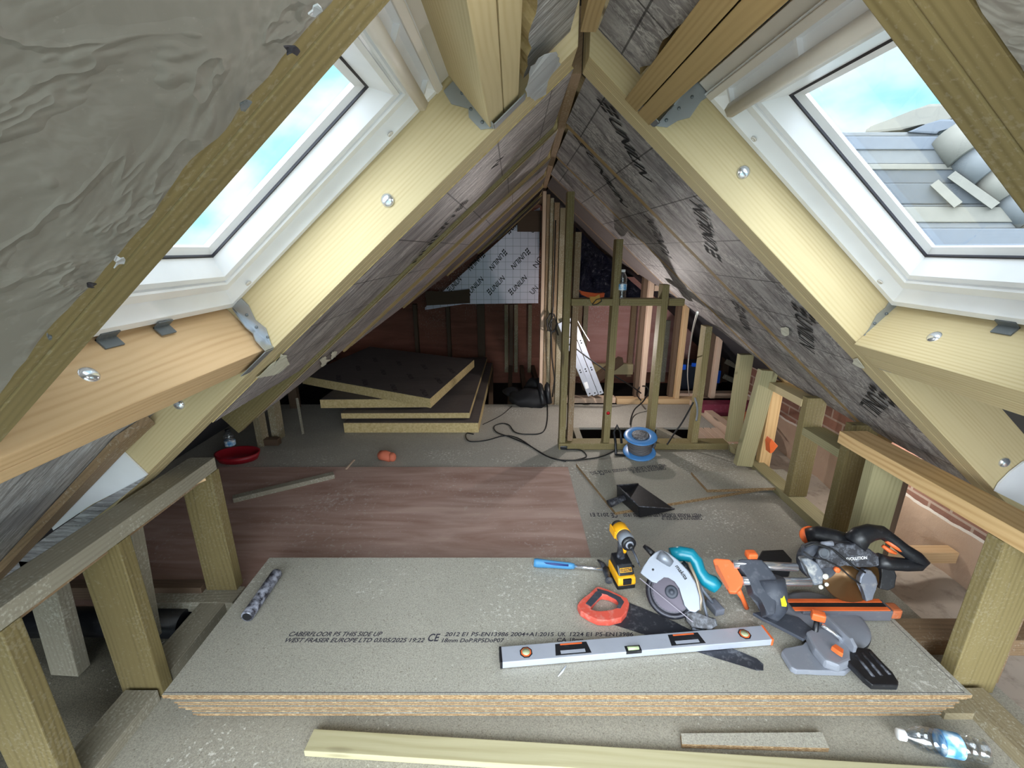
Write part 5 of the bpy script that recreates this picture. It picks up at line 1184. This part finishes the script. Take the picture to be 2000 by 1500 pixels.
flex([(1303, 868), (1318, 845), (1333, 824), (1354, 786)], .006, RUBBER, 'dark doubled flex slanting up to the fourth partition stud', zs_=[.06, .12, .2, .36])
flex([(1357, 777), (1361, 790), (1362, 806), (1360, 822)], .007, plain('cable_pale_grey', (130, 132, 138), .5), 'grey cable looped over the fourth partition stud', zs_=[.42, .38, .31, .26])
flex([(1231, 829), (1233, 815), (1240, 799), (1256, 784), (1267, 765), (1262, 755), (1250, 756), (1244, 770), (1252, 782)], .006, RUBBER, 'black flex rising from the reel into a loose coil between studs', zs_=[.02, .02, .05, .1, .15, .18, .15, .1, .1])
# small finds
b = B(); P = hz(755, 893, .022); b.tube([P + V((-.045, .01, .01)), P + V((-.01, 0, .012)), P + V((.035, -.015, .005))], [.034, .038, .030], 14).ball(P + V((.045, -.02, .01)), (.028, .028, .030)).jitter(.006, 30)
tag(b.obj('terracotta_fitting', plain('terracotta', (206, 112, 84), .7, dirt=.1), None, None, True), 'terracotta coloured lump lying alone on the dark floor', 'pipe fitting')
rt = thing('red_tray', 'dark red plastic tray at the far left behind the knee wall', 'tray', hz(465, 900, 0))
c0 = hz(466, 897, .0)
b = B()
for (r0, r1, z0, z1) in ((1, 1.08, .004, .05),):
    ang = [2*PI*k/24 for k in range(24)]
    ring0 = [V((c0.x + .13*math.cos(a), c0.y + .09*math.sin(a), .004)) for a in ang]; ring1 = [V((c0.x + .15*math.cos(a), c0.y + .105*math.sin(a), .055)) for a in ang]; ring2 = [V((c0.x + .14*math.cos(a), c0.y + .095*math.sin(a), .052)) for a in ang]; ring3 = [V((c0.x + .12*math.cos(a), c0.y + .08*math.sin(a), .010)) for a in ang]
    b.loft([ring0, ring1, ring2, ring3])
b.obj('tray_body', plain('dark_red_plastic', (150, 22, 36), .4), rt, None, True)
def bottle_mat():
    t = NT('clear_pet')
    g = t.n('BsdfGlossy', {'Color': (0.95, 0.97, 1, 1), 'Roughness': 0.08}); tr = t.n('BsdfTransparent', {'Color': (0.86, 0.88, 0.9, 1)})
    fr = t.n('LayerWeight', {'Blend': 0.35}); m = t.n('MixShader', {0: t.math('MULTIPLY_ADD', fr.outputs['Facing'], 0.55, 0.10, clamp=True), 1: tr.outputs[0], 2: g.outputs[0]})
    t.t.links.new(m.outputs[0], t.out.inputs[0]); return t.m
PET = bottle_mat()
def bottle(base, axis, L, R, label, cap, lab, words=False, ribs=True):
    root = thing('water_bottle', label, 'bottle', base)
    M = V(axis).normalized().to_track_quat('Z', 'Y').to_matrix().to_4x4(); M.translation = V(base)
    pr = [(.001, .004*L/.2), (R*.7, 0.0), (R*.97, .02*L), (R, .06*L)]
    if ribs:
        for k in range(7): z = .12 + .085*k; pr += [(R, z*L), (R*.93, (z + .02)*L), (R*.93, (z + .03)*L), (R, (z + .05)*L)]
    pr += [(R, .70*L), (R*.86, .78*L), (R*.5, .88*L), (R*.38, .91*L), (R*.38, .93*L)]
    B().lathe(pr, None, 28).obj('bottle_body', PET, root, M, True)
    B().lathe([(R*.46, .915*L), (R*.48, .92*L), (R*.48, .99*L), (R*.44, L), (.001, L)], None, 24).obj('bottle_cap', cap, root, M)
    b = B().lathe([(R*1.004, .30*L), (R*1.012, .31*L), (R*1.012, .50*L), (R*1.004, .51*L)], None, 28); lb = b.obj('bottle_label', lab, root, M, True)
    return root
labm = NT('bottle_label_print'); v = labm.coords((1, 1, 1), False)
labm = labm.done(labm.ramp(labm.noise(v, 30.0, 2.0), [(0.42, srgb(236, 240, 246)), (0.5, srgb(150, 196, 230)), (0.62, srgb(70, 140, 200))]), .4)
k0, k1 = hz(1936, 1462, .034), hz(1766, 1446, .034)
k0 = V((1.345, .905, .034)); k1 = V((1.135, .955, .032)) 
bottle(k0, k1 - k0, (k1 - k0).length, .0325, 'clear plastic water bottle lying at the bottom right corner', WHITE, labm)
pbt = hy(1214, 581, 2.975); pbt.z = 1.0835
bottle(pbt, (0, 0, 1), .185, .0275, 'clear water bottle standing on the partition noggin', WHITE, labm)
pbt = hz(470, 893, .0); pbt = V((-2.02, 2.93, .001))
bottle(pbt, (0, 0, 1), .17, .035, 'clear bottle standing behind the dark red tray', BLACKP, labm)

# ================================================================ THINGS IN THE BACK ROOM
ld = thing('aluminium_ladder', 'aluminium extension ladder leaning behind the first partition stud', 'ladder', hz(1160, 775, 0))
pl4 = Pl((0, 3.86, 0), (0, -1, 0))
for k, (a, c) in enumerate([((1094, 630), (1153, 772)), ((1105, 625), (1163, 771)), ((1116, 620), (1174, 769))]):
    A_, C_ = pl4.M @ pl4.P(*a, -.03*k), pl4.M @ pl4.P(*c, -.03*k)
    s_ = beam('ladder_stile', C_, A_, .047, .022, ALU, None, up=(0, -1, 0), parent=ld)
    for f in (.03, .33, .36, .68, .71):
        P = C_ + (A_ - C_)*f; M = V((0, -1, 0)).to_track_quat('Z', 'Y').to_matrix().to_4x4(); M.translation = P + V((0, -.011, 0))
        B().lathe([(.007, 0), (.007, .001), (.001, .001)], None, 12).obj('rivet_hole', BLACKP, s_, M)
P = pl4.M @ pl4.P(1145, 752, 0); b = B().box((-.032, -.016, 0), (.032, .016, .001)); lt = b.obj('ladder_label', WHITE, ld, frame_from(P + V((0, -.0125, 0)), pl4.M @ pl4.P(1141, 742, 0) - pl4.M @ pl4.P(1147, 762, 0), (0, -1, 0)))
# black plastic sheeting
def plastic():
    t = NT('black_polythene'); v = t.coords((1, 1, 1), False); w = t.noise(t.mapped((26, 26, 7)), 1.0, 4.0, .6, 1.0)
    return t.done(srgb(20, 22, 40), .22, 0.0, w, 1.0, .04)
b = B(); nx, ny = 40, 30; g = []
pq = Pl((0, 4.25, 0), (0, -1, 0))
for i in range(nx+1):
    row = []
    for j in range(ny+1):
        x = 1124 + 140*i/nx; y = 432 + 152*j/ny; u, v = pq.uv(x, y); v = min(v, roofz(u, 4.3) - .04 - .012*j/ny); q = V((u*5, v*2.4, 0))
        row.append(b.bm.verts.new((u, v, .10*mnoise.noise(q) + .04*mnoise.noise(q*3.1))))
    g.append(row)
for i in range(nx):
    for j in range(ny): f = b.bm.faces.new((g[i][j], g[i+1][j], g[i+1][j+1], g[i][j+1])); f.smooth = True
bmesh.ops.solidify(b.bm, geom=b.bm.faces[:], thickness=.002)
tag(b.obj('plastic_sheeting', plastic(), None, pq.M), 'crinkled black plastic sheeting hanging behind the partition', 'plastic sheet')
gl = thing('work_glove', 'orange and tan work glove with a black loop hanging on the noggin', 'glove', hy(1160, 580, 2.95))
pg = Pl((0, 2.945, 0), (0, -1, 0))
b = B(); pg.pr(b, [(1132, 567), (1145, 572), (1165, 575), (1182, 572), (1180, 580), (1165, 583), (1148, 581), (1136, 576)], -.05, .0, .004, 2); b.jitter(.003, 40); b.obj('glove_palm', plain('orange_fabric', (176, 74, 34), .9), gl, pg.M)
b = B(); pg.pr(b, [(1151, 579), (1163, 580), (1171, 574), (1174, 590), (1160, 597), (1154, 590)], .0, .006, .002, 2); b.obj('glove_cuff', plain('tan_fabric', (168, 128, 62), .9), gl, pg.M)
b = B().tube([pg.P(x, y, .01) for x, y in [(1157, 594), (1165, 585), (1174, 583), (1175, 588), (1166, 594), (1158, 596), (1157, 593)]], .0035, 6); b.obj('strap_loop', BLACKP, gl, pg.M, True)
# tool case
tb = thing('tool_case', 'black tool case with bright blue latches in the back room', 'tool case', hy(1370, 745, 4.45))
a, c = hy(1322, 752, 4.45), hy(1410, 712, 4.45)
B().box((a.x, 4.45, -.02), (c.x, 4.70, c.z), .02).obj('case_body', plain('case_navy', (28, 34, 46), .5), tb)
for x0, x1, y0, y1 in ((1331, 1340, 712, 722), (1351, 1362, 709, 716), (1378, 1388, 716, 744), (1399, 1408, 724, 748)):
    p0, p1 = hy(x0, y1, 4.44), hy(x1, y0, 4.44); B().box((p0.x, 4.43, p0.z), (p1.x, 4.455, p1.z), .004).obj('latch', plain('bright_blue', (20, 96, 226), .4), tb)
# maroon steel beam
a, c = hy(1372, 803, 3.70), hy(1556, 787, 3.70)
MAR = plain('maroon_paint', (122, 42, 66), .5, dirt=.2, dirt_rgb=(170, 130, 150))
b = B().box((1.66, 3.66, a.z), (2.60, 3.78, c.z), .003).box((1.66, 3.715, -.30), (2.60, 3.725, a.z)).box((1.66, 3.66, -.16), (2.60, 3.78, -.145), .003)
tag(b.obj('steel_beam', MAR), 'maroon painted steel beam beyond the corner post', 'beam')
B().box((1.80, 3.60, -.145), (1.93, 3.66, -.01), .003).obj('packing_block', W_PALE, **{'label': 'pale timber block beside the maroon beam', 'category': 'timber'})
# wiring behind the corner post
for k in range(5):
    flex([(1459, 800 + 2*k), (1470, 803 + 2*k), (1482, 812 + 3*k), (1490, 826 + 3*k)], .004, [RUBBER, WHITE2, plain('cable_pale_grey', (130, 132, 138), .5)][k % 3], ['black', 'white', 'pale grey', 'second black', 'second white'][k] + ' cable in the bunch beside the rough-sawn post', zs_=[.12, .1, .08, .05])
b = B().tube([hz(1462, 812, .05), hz(1475, 840, .0), hz(1480, 858, -.05)], [.05, .055, .04], 10).jitter(.012, 14); tag(b.obj('orange_cloth', plain('orange_cloth', (196, 106, 62), .9), None, None, True), 'orange cloth bundle behind the rough-sawn post', 'cloth')
pO = Pl((0, 2.40, 0), (0, -1, 0)); b = B(); pO.pr(b, [(1507, 857), (1520, 871), (1510, 884), (1504, 886), (1503, 866)], -.05, 0, .004); tag(b.obj('orange_block', ORANGE, None, pO.M), 'small orange block beside the fresh pine post', 'offcut')
flex([(1362, 610), (1352, 650), (1346, 690), (1343, 735), (1346, 772)], .004, WHITE2, 'thin pale cable hanging between the back-wall studs', zs_=[1.20, .95, .7, .4, .1])
flex([(1119, 676), (1150, 700), (1190, 728), (1230, 752), (1252, 768)], .006, RUBBER, 'black cable slung across the ladder', zs_=[.64, .52, .38, .22, .12])
flex([(1121, 612), (1130, 630), (1140, 648), (1151, 666)], .003, WHITE, 'thin white cable above the ladder', zs_=[.95, .85, .75, .66])
# cables on the column
pcx = Pl((0, 3.90, 0), (0, -1, 0))
for k, path in enumerate([[(1085, 430), (1083, 520), (1080, 600), (1076, 640), (1078, 700), (1083, 740), (1079, 775)], [(1075, 612), (1068, 625), (1070, 645), (1083, 648), (1088, 632), (1082, 614), (1075, 612)], [(1080, 616), (1072, 635), (1078, 650), (1086, 640), (1090, 655)]]):
    P = [pcx.M @ pcx.P(x, y, .0) for x, y in path]; out = []
    for i in range(len(P)-1):
        for t in (0, .5): out.append(P[i].lerp(P[i+1], t))
    out.append(P[-1]); tag(B().tube(out, .006, 6).obj('power_cable', RUBBER, None, None, True), ['long black cable running down the column of timbers', 'black cable loop tied on the column', 'black cable tail hanging from the loop on the column'][k], 'cable')
# dark bags and canister at the foot of the column
b = B(); b.ball(hz(1034, 778, .05) , (.19, .15, .10)).ball(hz(1008, 770, .03), (.13, .12, .06)).ball(hz(1045, 755, .10), (.09, .10, .09)).jitter(.05, 9); tag(b.obj('dark_bag', plain('black_fabric', (24, 24, 28), .7), None, None, True), 'slumped black bag at the foot of the column', 'bag')
for k, (p_, q_) in enumerate((((1052, 740), (1062, 790)), ((1066, 736), (1073, 788)))):
    b = B().tube([hz(q_[0], q_[1], .04), hy(p_[0], p_[1], 4.0)], .026, 12); tag(b.obj('dark_tube', BLACKP, None, None, True), ['left of two leaning black tubes by the column', 'right of two leaning black tubes by the column'][k], 'tube')
# bits on the left far floor
beam('leaning_stick', hz(592, 848, .0), hy(580, 778, 3.45), .02, .012, W_GREY, 'thin stick leaning in the dark left of the foam boards', 'timber')
beam('stud', hz(545, 856, .0) , hz(545, 856, .0) + V((0, 0, .42)), .05, .10, W_OLIVE2, 'short dim post on the far left behind the foil boards', 'stud', up=(0, -1, 0))
beam('timber_batten', hz(505, 862, .03), hz(546, 862, .03), .05, .05, W_DARK, 'dark batten at the foot of the dim far left post', 'batten')
beam('stud', hz(578, 800, -.02), hz(578, 800, -.02) + V((0, 0, .5)), .08, .05, W_DARK, 'dark broad post behind the leaning stick', 'stud', up=(0, -1, 0))
beam('noggin', hz(515, 868, .0) , hz(515, 868, .0) + V((0, 0, .30)), .05, .08, W_OLIVE2, 'stubby dim upright next to the bottle at far left', 'timber', up=(0, -1, 0))

# ================================================================ THE NEIGHBOURING ROOF OUTSIDE THE RIGHT WINDOW
TILE = plain('concrete_tile', (92, 95, 97), .85, dirt=.2, dirt_rgb=(80, 84, 90), scale=3)
TILE2 = plain('ridge_tile', (104, 102, 95), .85, dirt=.15, dirt_rgb=(86, 85, 82), scale=4)
LEAD = plain('lead_flashing', (80, 86, 94), .7, dirt=.2, dirt_rgb=(70, 74, 82), scale=4)
FAR = V(ray(1850, 330)) * 7.0
po = Pl(CAM + FAR, -V((ray(1850, 330).x, ray(1850, 330).y, 0)), (0, 0, 1))
nr_ = thing('neighbour_roof', 'neighbouring tiled roof seen through the right roof window', 'roof', CAM + FAR)
def op(name, px, w0, w1, mat, bev=.03): b = B(); po.pr(b, px, w0, w1, bev); return b.obj(name, mat, nr_, po.M)
op('ridge_course', [(1690, 252), (1702, 246), (1740, 232), (1783, 215), (1815, 202), (1869, 201), (1866, 232), (1840, 234), (1800, 243), (1760, 254), (1690, 262)], -.5, .0, TILE2, .05)
op('flashing', [(1770, 258), (1806, 243), (1838, 232), (1880, 233), (1882, 246), (1840, 250), (1830, 262)], -.4, .08, LEAD)
for k, (y0, y1, xr) in enumerate([(258, 266, 1815), (266, 292, 1835), (292, 320, 1868), (320, 331, 1875), (331, 358, 1885), (358, 398, 1900), (398, 404, 2100), (404, 434, 2120), (434, 446, 2140), (446, 530, 2200)]):
    op('tile_course', [(1600, y0), (xr, y0), (xr + 25, y1), (1600, y1)], -.3, .02 + .05*(k % 2) + .02*k, [TILE, LEAD, TILE, TILE2][k % 4] if k not in (4, 5) else plain('mortar_dark', (72, 76, 80), .9), .015)
for a, c in (((1858, 340), (1945, 402)), ((1825, 356), (1872, 400))):
    A_, C_ = po.P(*a, .25), po.P(*c, .30); d_ = (C_ - A_).normalized(); n_ = V((-d_.y, d_.x, 0))*.055
    b = B(); b._add([A_ - n_, C_ - n_, C_ + n_, A_ + n_] + [q - V((0, 0, .1)) for q in (A_ - n_, C_ - n_, C_ + n_, A_ + n_)], [(0,1,2,3),(7,6,5,4),(0,4,5,1),(1,5,6,2),(2,6,7,3),(3,7,4,0)]); b.obj('batten', TILE2, nr_, po.M)
hipc = [(1868, 272), (1905, 315), (1950, 352), (1990, 396), (2040, 440), (2090, 480)]
for k, (x, y) in enumerate(hipc):
    A_ = po.P(x, y, .05); x2, y2 = hipc[min(k+1, 5)] if k < 5 else (2140, 520); C_ = po.P(x2, y2, .12)
    d_ = (C_ - A_); b = B().tube([A_ - d_*.35, A_ - d_*.30, A_ + d_*.70], [.20, .25, .27 - .01*k], 18); b.obj('hip_tile', TILE if k % 2 else TILE2, nr_, po.M, False)
